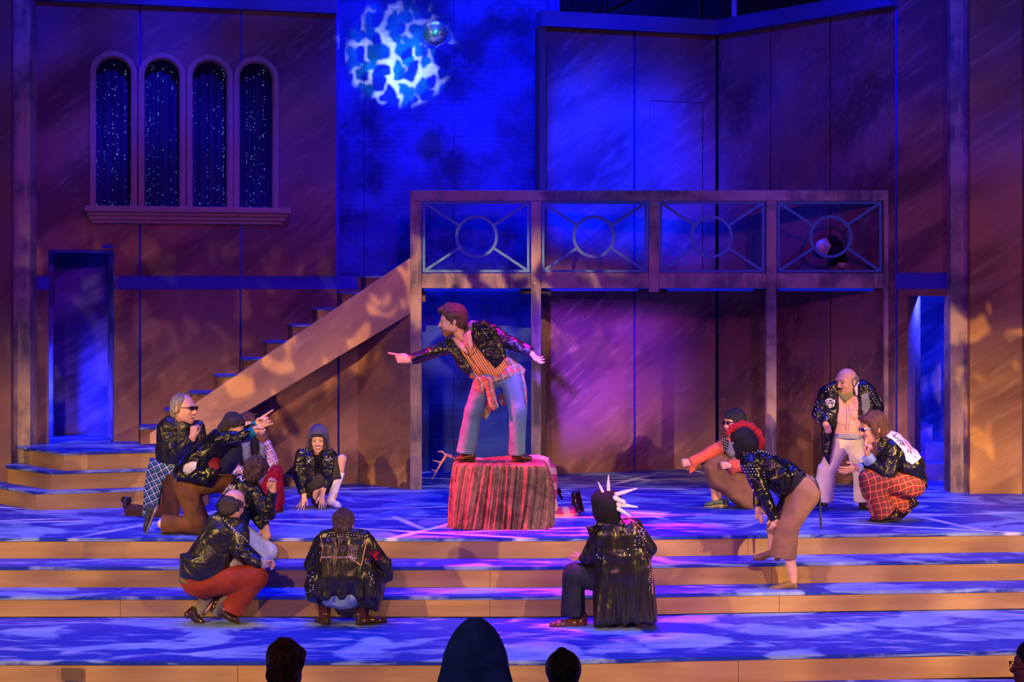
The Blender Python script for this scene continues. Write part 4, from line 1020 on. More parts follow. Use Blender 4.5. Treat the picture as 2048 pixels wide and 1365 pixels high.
# ================================================================ 1 man on the box
f = Fig(14.62, (985, 925), 'bearded man in black leather jacket and slate flares pointing left atop the draped box')
SK = M_SKIN; M_BEARD = mat('short brown beard', lambda N: N.pbsdf((.30, .13, .08), .7, bump=N.noise(N.pos(), 300, 2), bs=.4))
hp = f.head((905, 642), 60, -84, -2, -3, beard=True, mouth='open', brow=M_HBROWN)
f.add('body', hp+[f.C((912, 660, 0), (938, 692, 6), 11, 13), f.C((938, 692, 6), (995, 752, 4), 15, 16, 8), f.C((915, 694, 2), (968, 744, 2), 13, 15, 8), f.C((965, 680, 8), (1010, 742, 6), 13, 15, 8)]
      +f.chain([(912, 692, 0), (860, 708, -14), (818, 721, -20)], [10, 7.5, 5.5])+f.chain([(978, 668, 8), (1030, 688, 4), (1064, 708, -4)], [10, 7.5, 5.5])
      +f.chain([(970, 768, 0), (948, 826, -8), (932, 908, 0)], [15, 11, 6])+f.chain([(1018, 768, 0), (1034, 826, -8), (1034, 908, 0)], [15, 11, 6])
      +f.hand((818, 720, -20), (-1, -.12, -.1), (0, -1, 0), 'point', 44)+f.hand((1062, 706, -4), (.75, .75, 0), (-.4, .5, -1), '-hang', 34), [SK, M_LIP, M_TEETH, M_BEARD], .0062)
hr = f.haircap(1.04, 1.1)+[f.hE((0, -.062, -.012), (.074, .052, .062), .02), f.hC((.0, .085, .092), (.0, .02, .118), .022, .030, .02), f.hC((-.03, .082, .078), (.03, .088, .085), .024, .02, .02), f.hE((0, .10, .022), (.07, .055, .042), .01, 0, '-'), f.hC((-.074, .012, .02), (-.074, .012, -.02), .012, .008), f.hC((.074, .012, .02), (.074, .012, -.02), .012, .008)]
f.add('hair', hr, M_HBROWN, .0055, wrinkle(2, .004, 120))
f.add('headset_microphone', [f.hC((-.084, .0, -.005), (-.078, .05, -.045), .0028), f.hC((-.078, .05, -.045), (-.045, .095, -.052), .0028), f.hC((-.045, .095, -.052), (-.037, .1, -.052), .005)], M_GOLD, .003)

def m_stripe(N):
    x, y, z = N.xyz(N.pos()); u = N.m('ADD', N.m('MULTIPLY', x, .86), N.m('MULTIPLY', z, .5)); fr = N.m('ABSOLUTE', N.m('SUBTRACT', N.m('FRACT', N.m('DIVIDE', u, .021)), .5))
    N.pbsdf(N.mix(N.ss(fr, .13, .20), (.10, .02, .03), (.82, .33, .12)), .7, bump=N.noise(N.pos(), 10, 3), bs=.3, bd=.02)
M_SHIRT = mat('orange shirt with dark stripes', m_stripe)
sh, sb = f.add('shirt', [f.C((938, 693, 2), (990, 742, 0), 17, 19, 8), f.C((918, 697, 0), (966, 742, 0), 15, 16, 8), f.C((962, 690, 6), (1002, 735, 4), 17, 18, 8), f.G([(930, 720), (1012, 712), (1016, 722), (999, 756), (988, 761), (968, 754), (948, 750), (940, 735)], 19, 2, 4),
      f.cut((930, 676, -10), (-.35, -1, -.15), 24)], M_SHIRT, .007, wrinkle(3, .004, 30), bvh=True)
strokes_on(sb, [[(931, 694), (938, 712), (960, 740), (972, 753)], [(918, 694), (936, 712), (941, 706)], [(952, 688), (954, 700), (940, 714)]], sh, .0035, plain('dark piping', (.05, .01, .02)), 'placket_piping')
jk, jb = f.add('jacket', f.chain([(903, 690, 2), (862, 706, -12)], [16.5, 13])+[f.H((866, 705, -11), (822, 720, -19), 13.2, 10.5), f.C((978, 668, 10), (1026, 688, 6), 18, 14), f.H((1022, 685, 6), (1063, 706, -4), 14, 10.5),
      f.C((930, 690, 16), (985, 665, 18), 17, 18, 8), f.C((955, 690, 20), (992, 728, 18), 24, 20, 8), f.G([(888, 674), (902, 670), (915, 682), (921, 702), (931, 716), (941, 733), (938, 753), (926, 745), (910, 722), (897, 702)], 9, -12, 4, tilt=.0), f.G([(944, 646), (968, 640), (990, 652), (1006, 690), (1012, 712), (1002, 728), (990, 742), (975, 722), (958, 702), (946, 676)], 10, -12, 5)], M_LEA, .0075, wrinkle(4, .010, 40), bvh=True)
f.add('hood', [f.G([(934, 652), (946, 642), (958, 642), (952, 664), (944, 682), (938, 668)], 9, 2, 3), f.C((944, 650, 8), (930, 660, 14), 9, 8)], cloth('grey hood lining', (.20, .19, .24)), .006)
f.add('shirt_collar', [f.G([(932, 666), (941, 660), (946, 690), (941, 704), (936, 690)], 4, -16, 2), f.G([(904, 674), (916, 678), (934, 700), (936, 710), (922, 700), (912, 690)], 4, -16, 2)], cloth('pink shirt collar', (.75, .36, .34)), .006)
studs(jb, [(964+i*3, 659+i*4.2) for i in range(5)]+[(925, 690), (966, 702)], jk, .006)
M_SLATE = cloth('slate blue trousers', (.09, .17, .28), 6, .15)
f.add('trousers', [f.C((972, 758, 2), (1020, 756, 2), 21, 21, 8), f.C((968, 768, 0), (946, 824, -8), 22, 17, 6), f.H((947, 815, -8), (932, 906, 0), 16.5, 19.5, 5), f.C((1024, 768, 0), (1036, 822, -8), 22, 17, 6), f.H((1036, 812, -8), (1034, 909, 0), 16.5, 18, 5)], M_SLATE, .0085, wrinkle(5, .008, 30, (0, 0, 1)))
M_TIED = plaid('plaid of the tied shirt', (.17, .17, .17), [(.075, 0, .024, 0, (.38, .10, .06), .8), (.075, 0, .024, 1, (.38, .10, .06), .7), (.075, .4, .01, 0, (.5, .36, .2), .8), (.075, .4, .01, 1, (.5, .36, .2), .7), (.075, .7, .014, 0, (.08, .12, .2), .7)], 20)
f.add('tied_shirt', [f.C((946, 752, -8), (985, 762, -16), 7, 6), f.C((985, 762, -16), (1018, 748, -14), 6, 9), f.C((1018, 746, -10), (1042, 742, 6), 12, 9), f.C((1012, 722, -4), (1034, 738, 0), 9, 11), f.G([(966, 752), (982, 756), (987, 775), (998, 815), (988, 823), (978, 812), (972, 782)], 5, -24, 3), f.G([(950, 755), (970, 755), (970, 775), (965, 790), (948, 777)], 5, -22, 3),
      f.G([(966, 790), (980, 800), (984, 820), (972, 843), (959, 832)], 5, 16, 3), f.G([(996, 790), (1012, 785), (1020, 812), (1006, 812), (1000, 808)], 5, 16, 3), f.G([(1036, 738), (1048, 748), (1053, 780), (1055, 812), (1048, 822), (1046, 800), (1040, 770)], 7, 8, 3)], M_TIED, .0065, wrinkle(6, .004, 40, (0, 0, 1)))
M_SHOER = mat('oxblood shoe leather', lambda N: N.pbsdf((.06, .012, .010), .25))
f.shoe((948, 923.2, 4), (912, 924.2, -10), high=19, mt=M_SHOER); f.shoe((1026, 923.2, 0), (1064, 924.2, -8), high=19, mt=M_SHOER)

# ================================================================ 2 laughing man, left
f = Fig(15.30, (330, 1036), 'grinning grey-haired man in black sunglasses kneeling by the corner steps, fist at chin')
hp = f.head((368, 818), 58, 68, 6, 6, mouth='grin', jaw=1.35, eyes=False, brow=M_HGREY, wide=1.08)
f.add('body', hp+[f.C((362, 838, 0), (358, 858, 2), 14, 15), f.C((352, 862, 4), (350, 930, 4), 24, 22, 8), f.C((378, 862, 2), (368, 930, 4), 18, 20, 8), f.C((350, 940, 4), (360, 945, 4), 20, 18, 8)]
      +f.chain([(338, 862, -4), (352, 912, -16), (386, 874, -32)], [12, 9, 6.5])+f.chain([(395, 862, 12), (402, 905, 10), (396, 880, -14)], [11, 8, 6])
      +f.chain([(348, 950, 0), (342, 1024, -6)], [17, 11])+f.chain([(342, 1026, -6), (270, 1028, 14)], [10, 6])+f.hand((386, 874, -32), (.1, -1, 0), (.9, 0, -.4), 'fist', 40), [M_SKIND, M_LIP, M_TEETH], .0065)
f.add('hair', [f.hE((0, -.045, .012), (.088, .075, .085), .01), f.hE((0, -.058, -.05), (.07, .055, .05), .02), f.hE((0, -.02, .05), (.084, .088, .078), .02), f.hE((0, .085, .0), (.078, .085, .11), .015, 0, '-'), f.hE((0, .07, .10), (.05, .06, .04), .015, 0, '-'), f.hC((.074, .015, .05), (.078, -.005, -.02), .018, .014), f.hC((-.074, .015, .05), (-.078, -.005, -.02), .018, .014)], M_HGREY, .0055, wrinkle(8, .004, 110))
f.shades(big=1.1)
jk, jb = f.add('jacket', [f.C((342, 858, 2), (342, 905, 4), 27, 29, 8), f.C((370, 858, 4), (372, 905, 6), 24, 27, 8), f.H((352, 896, 4), (350, 926, 4), 40, 38, 8, flat=((0, 0, 1), .72)), f.C((336, 858, -6), (350, 910, -18), 17, 15), f.H((348, 912, -18), (383, 878, -32), 15, 11.5, 4), f.C((396, 855, 12), (403, 895, 10), 14, 13), f.G([(380, 864), (396, 856), (404, 866), (406, 892), (396, 926), (384, 925), (386, 880), (376, 862)], 8, -14, 4), f.C((344, 842, 0), (352, 856, -16), 9, 7)], M_LEA2, .0085, wrinkle(9, .011, 34), bvh=True)
f.add('tee_shirt', [f.G([(360, 845), (375, 850), (392, 885), (396, 930), (378, 928), (384, 890)], 14, 4, 4), f.G([(322, 922), (356, 926), (358, 940), (345, 944), (326, 930)], 14, -6, 4)], cloth('lilac grey tee', (.42, .38, .52)), .008)
studs(jb, [(351+i % 2*5, 842+i*3.4) for i in range(6)]+[(358, 860), (361, 850)], jk, .009, M_GOLD, 'brass_studs')
M_BLUEPL = plaid('navy and white plaid', (.02, .045, .13), [(.058, 0, .007, 0, (.75, .72, .72), .9), (.058, 0, .007, 1, (.75, .72, .72), .9), (.058, .4, .005, 0, (.15, .5, .55), .7), (.058, .4, .005, 1, (.15, .5, .55), .7)], 28, .05)
f.add('tied_plaid_shirt', [f.G([(300, 915), (328, 922), (354, 938), (358, 952), (328, 966), (322, 991), (319, 1016), (304, 1018), (295, 1038), (283, 1043), (287, 1016), (289, 978), (293, 947)], 17, 2, 4, infl=14), f.C((318, 935, -8), (350, 940, -12), 14, 12)], M_BLUEPL, .0075, wrinkle(10, .006, 34, (0, 0, 1)))
M_BRN = cloth('dark brown trousers', (.09, .036, .022))
f.add('trousers', [f.C((348, 945, 2), (338, 1018, -2), 20, 17, 5), f.C((334, 1022, -2), (290, 1028, 8), 15, 12, 5), f.H((296, 1026, 6), (256, 1024, 16), 14, 15), f.C((352, 965, -2), (345, 1022, -8), 15, 14)], M_BRN, .0085, wrinkle(11, .006, 26))
f.shoe((262, 996, 14), (262, 1034, 18), up=(-1, 0, 0), high=14, mt=M_SHOEB, slim=.85)

# ================================================================ 3 lunging pointer
f = Fig(14.25, (385, 1070), 'dark-haired person in cracked black leather and brown trousers lunging and pointing right with both arms')
hp = f.head((466, 856), 52, 84, -12, 22, eyes=False)
body = hp+[f.C((458, 868, 2), (444, 884, 2), 11, 13), f.C((440, 892, 0), (385, 950, 4), 24, 22, 8), f.C((400, 940, 2), (372, 965, 2), 21, 22, 8)]
body += f.chain([(440, 884, -12), (474, 880, -18), (508, 864, -22)], [11, 8.5, 6])+f.chain([(456, 882, 14), (484, 868, 14), (514, 850, 10)], [11, 8.5, 6])
body += f.chain([(372, 970, 6), (462, 966, 10), (452, 1040, 14)], [19, 14, 8])+f.chain([(372, 975, -4), (398, 1048, -8)], [19, 14])+f.chain([(398, 1052, -8), (322, 1050, -4)], [12, 7])
f.add('body', body+f.hand((506, 865, -22), (1, -.42, 0), (-.1, -1, -.3), 'two', 44)+f.hand((514, 850, 10), (1, -.62, 0), (0, -1, -.2), 'point', 46), [M_SKIN, M_LIP], .0062)
f.add('hair', f.haircap(1.08, 1.05)+[f.hE((0, -.06, -.045), (.082, .065, .085), .02), f.hC((-.078, -.01, .05), (-.078, -.015, -.02), .016, .012), f.hC((.078, -.01, .05), (.078, -.015, -.02), .016, .012), f.hE((0, .075, -.02), (.11, .075, .085), .012, 0, '-'), f.C((446, 866, 0), (440, 876, 0), 8, 5)], M_HDARK, .006, wrinkle(12, .004, 100))
f.shades(frame_m=plain('pale temple', (.75, .6, .4), .3), big=1.05)
jk, jb = f.add('jacket', [f.C((442, 886, 2), (398, 922, 4), 27, 29, 8), f.C((398, 922, 4), (372, 948, 4), 29, 26, 8), f.C((448, 882, 8), (458, 884, 12), 20, 16, 6), f.G([(352, 940), (372, 920), (430, 912), (444, 935), (432, 968), (425, 976), (400, 976), (368, 965), (352, 955)], 22, -2, 5),
      f.C((440, 882, -12), (470, 878, -18), 15.5, 14.5), f.H((468, 879, -18), (506, 866, -22), 14, 10, 4), f.C((458, 880, 14), (484, 868, 14), 14, 12), f.H((482, 869, 14), (512, 852, 10), 12, 9, 3), f.C((436, 872, 0), (452, 874, -10), 12, 9)], M_LEAS, .0075, wrinkle(13, .013, 44, (1, .2, .8), 4), bvh=True)
f.add('cuff', [f.H((500, 868, -22), (510, 864, -22), 11, 10.5)], cloth('teal cuff', (.0, .16, .22)), .006); f.add('cuff', [f.H((506, 855, 11), (515, 850, 10), 10, 9.5)], cloth('teal cuff', (.0, .16, .22)), .006)
f.add('navy_shirt', [f.G([(452, 892), (482, 884), (486, 905), (478, 928), (462, 948), (440, 950), (436, 925)], 18, 6, 5)], cloth('navy shirt', (.015, .02, .09)), .008, wrinkle(14, .005, 25))
patch_on(jb, [(417, 925), (428, 914), (447, 920), (446, 930), (436, 941), (418, 934)], jk, mat('red knit', lambda N: N.pbsdf((.30, .01, .02), .8, bump=N.noise(N.pos(), 90, 2), bs=1, bd=.02)), 'red_knit_patch', .006, .8)
patch_on(jb, [(368, 932), (380, 924), (394, 924), (392, 938), (380, 947), (366, 944)], jk, cloth('pale torn patch', (.58, .52, .62)), 'pale_patch', .005, .8)
studs(jb, [(452+i*5, 878-i*.9) for i in range(9)]+[(456+i*5, 886-i) for i in range(6)], jk, .0045, M_STUDW, 'paint_flecks')
M_COCOA = cloth('cocoa brown trousers', (.14, .06, .02))
f.add('trousers', [f.C((370, 968, 4), (378, 982, 0), 25, 23, 6), f.C((380, 976, 6), (462, 966, 10), 21, 16, 6), f.H((462, 962, 10), (452, 1050, 14), 15, 16, 5), f.C((376, 985, -6), (400, 1046, -10), 22, 20, 6), f.C((398, 1048, -8), (350, 1050, -6), 18, 16, 5), f.H((355, 1050, -6), (326, 1049, -4), 17, 19, 4)], M_COCOA, .0085, wrinkle(15, .011, 32, (1, 0, .6)))
f.shoe((316, 1016, 0), (294, 1069, -2), up=(-.92, -.38, 0), high=17, mt=plain('black canvas', (.02, .02, .035), .8), heel_m=plain('pale rubber sole', (.34, .24, .24), .6), label=None); f.add('sock', [f.H((318, 1046, -2), (330, 1048, -3), 8, 9)], cloth('pale sock', (.6, .55, .7)), .006)

# ================================================================ 4 woman behind
f = Fig(15.6, (540, 1022), 'long-haired woman in a crimson skirt squatting behind the pointing person')
hp = f.head((493, 852), 48, 20, 0, 8)
f.add('body', hp+[f.C((494, 868, 0), (500, 884, 2), 9, 11), f.C((492, 895, 0), (500, 960, 6), 20, 18, 8), f.C((516, 895, 4), (516, 960, 8), 18, 18, 8)]+f.chain([(486, 894, 0), (466, 935, -8), (486, 945, -14)], [10, 8, 6])+f.chain([(530, 894, 0), (542, 925, -4), (534, 945, -16)], [10, 8, 6])
      +f.chain([(515, 975, 6), (552, 948, -14), (546, 1014, 0)], [16, 11, 7])+f.chain([(500, 975, 6), (500, 952, -20), (500, 1014, -4)], [16, 11, 7])+f.hand((486, 945, -14), (1, .1, -.2), (0, -1, 0), 'relaxed', 28)+f.hand((534, 945, -16), (-1, .3, -.3), (0, -1, 0), 'relaxed', 28), [M_SKIN, M_LIP], .007)
f.add('hair', f.haircap(1.05, 1.05)+[f.C((505, 848, 0), (524, 876, -2), 10, 12), f.C((524, 876, -2), (520, 915, -8), 12, 9), f.C((480, 845, 2), (476, 880, 2), 8, 6), f.C((512, 880, 8), (530, 890, 6), 12, 12)], M_HRED, .0065, wrinkle(16, .006, 80))
f.add('black_top', [f.C((494, 892, 2), (502, 940, 6), 23, 22, 8), f.C((516, 892, 4), (516, 940, 6), 21, 21, 8)], cloth('black top', (.012, .01, .02)), .008)
M_PKPL = plaid('violet and pink plaid', (.22, .14, .34), [(.07, 0, .02, 0, (.6, .2, .25), .8), (.07, 0, .02, 1, (.6, .25, .3), .8), (.07, .5, .008, 0, (.8, .75, .8), .8), (.07, .5, .008, 1, (.8, .75, .8), .8)], 35)
pj, pb = f.add('plaid_shirt', [f.C((530, 890, 0), (544, 925, -4), 13, 12), f.H((543, 920, -4), (533, 945, -15), 12, 10), f.C((482, 900, 0), (466, 936, -8), 12, 11), f.H((462, 936, -8), (487, 944, -14), 11, 9)], M_PKPL, .0075, wrinkle(17, .005, 34), bvh=True)
studs(pb, [(530+i*2.2, 905+i*4) for i in range(7)]+[(536+i*1.8, 905+i*4) for i in range(6)], pj, .007, M_STUDW)
f.add('denim_vest', [f.G([(482, 888), (500, 884), (502, 912), (500, 934), (492, 938), (484, 905)], 9, -20, 3), f.G([(518, 884), (530, 890), (530, 930), (522, 935)], 8, -16, 3)], cloth('grey blue denim', (.18, .20, .30)), .007)
f.add('skirt', [f.C((505, 972, 6), (550, 948, -12), 22, 17, 6), f.G([(522, 955), (534, 938), (550, 931), (562, 938), (567, 960), (570, 1008), (562, 1024), (546, 1024), (528, 1000)], 20, -4, 5, infl=14), f.G([(480, 960), (520, 960), (530, 1022), (486, 1022)], 22, -2, 5)], cloth('crimson skirt', (.20, .0, .02), 9), .008, wrinkle(18, .009, 36, (0, 0, 1), 6))
f.shoe((545, 1021, 8), (566, 1024, -10), mt=M_SHOEB, slim=.8)

# ================================================================ 5 curly-haired crouching, back to us
f = Fig(13.98, (500, 1118), 'curly-haired person in lettered black jacket crouching above the balding man, hand hanging down')
hp = f.head((514, 942), 50, 140, -5, 8, eyes=False)
f.add('body', hp+[f.C((506, 962, 2), (494, 976, 2), 11, 14), f.C((480, 985, 0), (462, 1050, 4), 24, 24, 8), f.C((496, 990, 0), (480, 1052, 4), 22, 22, 8)]+f.chain([(506, 982, -10), (534, 1034, -18), (546, 984, -24)], [11, 9, 6.5])+f.chain([(500, 1010, 16), (512, 1032, 10), (531, 1054, -2)], [11, 9, 6.5])
      +f.chain([(470, 1065, 4), (538, 1108, -14), (498, 1162, -4)], [18, 14, 8])+f.chain([(460, 1065, 12), (500, 1080, 20), (485, 1118, 18)], [18, 13, 8])+f.hand((546, 982, -24), (-.1, -1, 0), (-.9, 0, -.3), 'grip', 38)+f.hand((531, 1054, -2), (.12, 1, 0), (-1, 0, -.3), 'hang', 40), [M_SKIN, M_LIP], .0065)
f.add('hair', [f.hE((0, -.02, .03), (.105, .115, .11), .01), f.hE((0, -.05, -.045), (.09, .075, .07), .02), f.hE((0, .105, -.03), (.07, .075, .08), .012, 0, '-')], M_HDKB, .0058, (lambda a, b: lambda P: a(P)+b(P))(wrinkle(19, .014, 90, (0, 0, 1), 1), wrinkle(20, .010, 200, (0, 0, 1), 1)))
jk, jb = f.add('jacket', [f.C((492, 976, -2), (478, 1010, -2), 22, 28, 8), f.C((478, 1010, -2), (466, 1048, 2), 30, 30, 8), f.C((506, 980, -8), (530, 1026, -18), 17, 16), f.C((530, 1026, -18), (538, 1028, -20), 16, 14), f.H((536, 1034, -20), (546, 984, -24), 14, 10, 4), f.C((500, 1006, 14), (512, 1030, 10), 14, 13), f.H((508, 1026, 10), (531, 1054, -2), 13, 10.5), f.G([(452, 978), (478, 948), (500, 958), (516, 965), (500, 1000), (440, 1040), (432, 1010)], 18, 2, 6)], M_LEA, .0075, wrinkle(21, .008, 30), bvh=True)
M_CREAM = plain('cream paint', (.78, .66, .42), .6)
strokes_on(jb, [[(474, 957), (486, 949)], [(480, 953), (482, 962)], [(483, 962), (482, 952), (488, 950)], [(483, 957), (487, 955)], [(484, 963), (489, 960)], [(490, 950), (491, 959), (487, 961)], [(490, 950), (494, 953), (491, 959)]], jk, .0042, M_CREAM, 'painted_lettering')
strokes_on(jb, [
      [(444, 986), (462, 970)], [(450, 984), (453, 978)], [(457, 976), (453, 981), (458, 980)], [(458, 968), (460, 980)], [(466, 970), (460, 976), (466, 978)], [(468, 974), (472, 971), (467, 976), (471, 977)], [(447, 989), (455, 975)], [(440, 990), (452, 974)]], jk, .0042, M_CREAM, 'painted_lettering')
studs(jb, [(494+i*3.5, 948+i*2) for i in range(7)], jk, .004)
f.add('jeans', [f.C((468, 1060, 4), (534, 1104, -12), 23, 19, 6), f.C((534, 1104, -12), (500, 1150, -6), 19, 14, 5), f.H((510, 1135, -8), (496, 1160, -4), 14, 14), f.C((462, 1062, 12), (500, 1082, 20), 22, 17, 6), f.H((500, 1080, 20), (486, 1114, 18), 15, 14)], cloth('pale denim', (.42, .48, .62)), .0085, wrinkle(22, .006, 26))
f.shoe((492, 1162, 2), (520, 1163, -10), mt=M_SHOEB)

# ================================================================ 6 bald man in rust trousers
f = Fig(13.02, (430, 1250), 'balding man in studded black leather and rust trousers crouching, back turned, holding a cup')
hp = f.head((467, 1010), 60, 150, -14, 8, eyes=False, wide=1.0)
f.add('body', hp+[f.C((462, 1032, 0), (450, 1058, 2), 16, 19), f.C((430, 1070, 0), (405, 1140, 4), 32, 34, 8), f.C((462, 1070, 0), (425, 1142, 4), 26, 30, 8), f.C((400, 1155, 2), (420, 1165, 4), 32, 28, 8)]+f.chain([(478, 1064, -8), (480, 1104, -20), (528, 1132, -30)], [13, 11, 7.5])+f.chain([(440, 1070, 24), (470, 1115, 26), (500, 1128, 10)], [13, 10, 7])
      +f.chain([(405, 1165, -8), (518, 1152, -24), (446, 1220, -6)], [26, 18, 9])+f.chain([(408, 1165, 14), (500, 1165, 20), (405, 1222, 10)], [26, 18, 9])+f.hand((524, 1131, -30), (1, -.15, 0), (0, -1, -.3), 'grip', 40), [M_SKIND, M_LIP], .007)
f.add('hair', [f.hE((0, -.022, .004), (.087, .104, .078), .01), f.hE((0, -.06, -.05), (.07, .05, .05), .02), f.hE((0, .085, -.02), (.10, .082, .12), .012, 0, '-'), f.hE((0, -.005, .105), (.066, .088, .055), .012, 0, '-')], M_HDARK, .006, wrinkle(23, .003, 110))
jk, jb = f.add('jacket', [f.C((442, 1066, 0), (415, 1128, 2), 38, 46, 8), f.C((470, 1066, 0), (430, 1128, 4), 28, 38, 8), f.H((412, 1120, 4), (404, 1158, 4), 54, 45, 12, flat=((0, 0, 1), .8)), f.C((478, 1064, -8), (480, 1100, -20), 20, 18), f.C((444, 1040, -2), (466, 1048, -8), 18, 14, 6)], M_LEA2, .0085, wrinkle(24, .011, 32, (1, .2, .2)), bvh=True)
f.add('forearm_sleeve', [f.H((474, 1096, -20), (524, 1131, -30), 19, 13, 3), f.C((470, 1100, -20), (478, 1094, -24), 15, 14)], M_LEA, .0075, wrinkle(25, .006, 34))
studs(jb, [(408+i*6.5, 1030+i*1.3+(i % 2)*2) for i in range(8)]+[(450+i*4, 1043+i*3.6) for i in range(12)]+[(458+i*5, 1052+i*5) for i in range(5)], jk, .0075)
f.add('olive_shirt_tail', [f.H((404, 1150, 4), (402, 1168, 3), 45, 46, 4, flat=((0, 0, 1), .8)), f.G([(420, 1165), (440, 1158), (462, 1140), (478, 1132), (470, 1150), (446, 1168)], 12, -22, 4)], cloth('olive shirt', (.17, .13, .05)), .008)
f.add('pale_shirt', [f.G([(440, 1140), (452, 1122), (470, 1112), (488, 1130), (470, 1136), (450, 1145)], 14, -6, 4)], cloth('lilac print shirt', (.45, .42, .6)), .008)
M_RUST = cloth('rust trousers', (.27, .036, .016), 6, .2)
f.add('trousers', [f.C((398, 1158, 2), (416, 1166, 2), 36, 30, 8), f.C((408, 1170, -10), (512, 1154, -24), 27, 25, 6), f.C((410, 1168, 14), (500, 1165, 20), 26, 22, 6), f.C((512, 1156, -24), (500, 1172, -22), 24, 20, 5), f.H((512, 1160, -24), (464, 1218, -10), 20, 24, 6)], M_RUST, .0085, wrinkle(26, .010, 30, (1, 0, .9)))
f.add('sock', [f.H((462, 1186, -10), (430, 1230, -5), 12, 11), f.H((424, 1180, 8), (398, 1226, 12), 15, 13)], cloth('grey sock', (.16, .14, .13)), .007)
f.shoe((418, 1222, -4), (478, 1251, -14), up=(.42, -.9, 0), high=20, mt=M_SHOEB, w_=11); f.shoe((388, 1214, 4), (412, 1250, 16), up=(-.8, -.3, -.5), high=18, mt=M_SHOEB, w_=11)
# cup
c0 = f.p((530, 1128, -38)); mb = MB(); n = 20
for zz, r in ((-.03, .030), (.055, .038)):
    for i in range(n): mb.v.append((c0.x+r*math.cos(2*math.pi*i/n), c0.y+r*math.sin(2*math.pi*i/n), c0.z+zz))
for i in range(n): mb.f.append((i, (i+1) % n, n+(i+1) % n, n+i))
mb.f.append(tuple(range(n))[::-1])
cupo = mb.build('cup', mat('clear plastic', lambda N: N.pbsdf((.9, .9, 1.), .1, extra={'Transmission Weight': .7, 'IOR': 1.2, 'Alpha': .75})), None, smooth=True)
cupo.modifiers.new('wall', 'SOLIDIFY').thickness = .002
tag(cupo, "clear plastic cup in the crouching bald man's hand", 'cup')

# ================================================================ 7 squatting in long coat, back to us
f = Fig(12.98, (690, 1253), 'brown-haired person in long black coat squatting, pale blue seat showing under the hem')
hp = f.head((688, 1048), 56, 168, -22, 0, eyes=False)
f.add('body', hp+[f.C((688, 1062, 4), (687, 1082, 2), 14, 17), f.C((665, 1100, 2), (668, 1165, -2), 30, 30, 8), f.C((710, 1100, 2), (706, 1165, -2), 30, 30, 8), f.C((672, 1182, -4), (702, 1182, -4), 30, 30, 8)]+f.chain([(644, 1086, 2), (620, 1132, 14), (650, 1140, 44)], [13, 11, 8])+f.chain([(732, 1086, 2), (768, 1134, 12), (740, 1150, 44)], [13, 11, 8])
      +f.chain([(668, 1186, 0), (635, 1150, 52), (650, 1235, 14)], [24, 17, 8.5])+f.chain([(706, 1186, 0), (745, 1150, 52), (726, 1235, 12)], [24, 17, 8.5])+f.hand((650, 1140, 44), (.8, .2, .5), (0, -1, 0), 'relaxed', 34)+f.hand((740, 1150, 44), (-.8, .2, .5), (0, -1, 0), '-relaxed', 34), [M_SKIN, M_LIP], .0075)
f.add('hair', [f.hE((0, -.022, .030), (.094, .106, .096), .01), f.hE((0, -.05, -.05), (.078, .06, .055), .02), f.hE((0, .10, -.03), (.072, .08, .085), .012, 0, '-')], M_HDKB, .006, wrinkle(27, .006, 90, (0, 0, 1), 1.5))
coat, cb = f.add('long_coat', [f.C((687, 1082, -8), (687, 1150, -8), 22, 32, 8), f.C((656, 1096, -2), (664, 1150, -6), 28, 34, 8), f.C((716, 1096, -2), (708, 1150, -6), 28, 34, 8), f.C((650, 1078, -2), (726, 1078, -2), 15, 15, 8), f.C((646, 1070, -8), (686, 1064, -16), 9, 10, 5), f.C((686, 1064, -16), (732, 1072, -8), 10, 9, 5),
      f.C((642, 1086, 0), (620, 1130, 10), 18, 15), f.H((620, 1126, 10), (640, 1142, 40), 15, 12), f.C((734, 1086, 0), (766, 1130, 8), 19, 16), f.H((766, 1122, 8), (774, 1160, 14), 17, 15, 4), f.C((772, 1150, 12), (744, 1156, 40), 14, 11),
      f.G([(636, 1130), (745, 1130), (770, 1150), (770, 1180), (757, 1224), (728, 1216), (714, 1208), (696, 1198), (655, 1200), (638, 1208), (615, 1203), (607, 1170), (614, 1140)], 36, 4, 8, infl=30, edge=4)]+[f.C((a, 1128, -26), (b, 1192, -30), 6, 9, 8) for a, b in ((668, 652), (690, 684), (712, 722), (738, 748))], M_LEAV, .0085, wrinkle(28, .012, 20, (0, 0, 1), 5), bvh=True)
strokes_on(cb, [[(641, 1072), (646, 1098), (641, 1125)], [(735, 1078), (729, 1100), (722, 1132)], [(641, 1117), (668, 1115), (700, 1117), (722, 1132)]], coat, .005, plain('rusty studding', (.45, .22, .12), .4, .5), 'studded_seam', .004)
M_SCR = plain('purple scrawl', (.17, .09, .17), .6)
strokes_on(cb, [[(654, 1077), (655, 1084), (660, 1083)], [(664, 1084), (668, 1076), (672, 1084)], [(665, 1081), (671, 1081)], [(683, 1077), (678, 1077), (678, 1080), (683, 1081), (683, 1085), (677, 1085)], [(687, 1077), (700, 1076)], [(694, 1076), (695, 1086)],
      [(668, 1092), (668, 1104)], [(686, 1092), (681, 1096), (683, 1102), (690, 1102), (692, 1095), (686, 1092)], [(697, 1104), (698, 1092), (705, 1104), (705, 1092)], [(717, 1100), (708, 1100), (708, 1112), (715, 1113)], [(708, 1106), (714, 1106)], [(679, 1072), (678, 1090), (676, 1106)]], coat, .0032, M_SCR, 'back_lettering', .007)
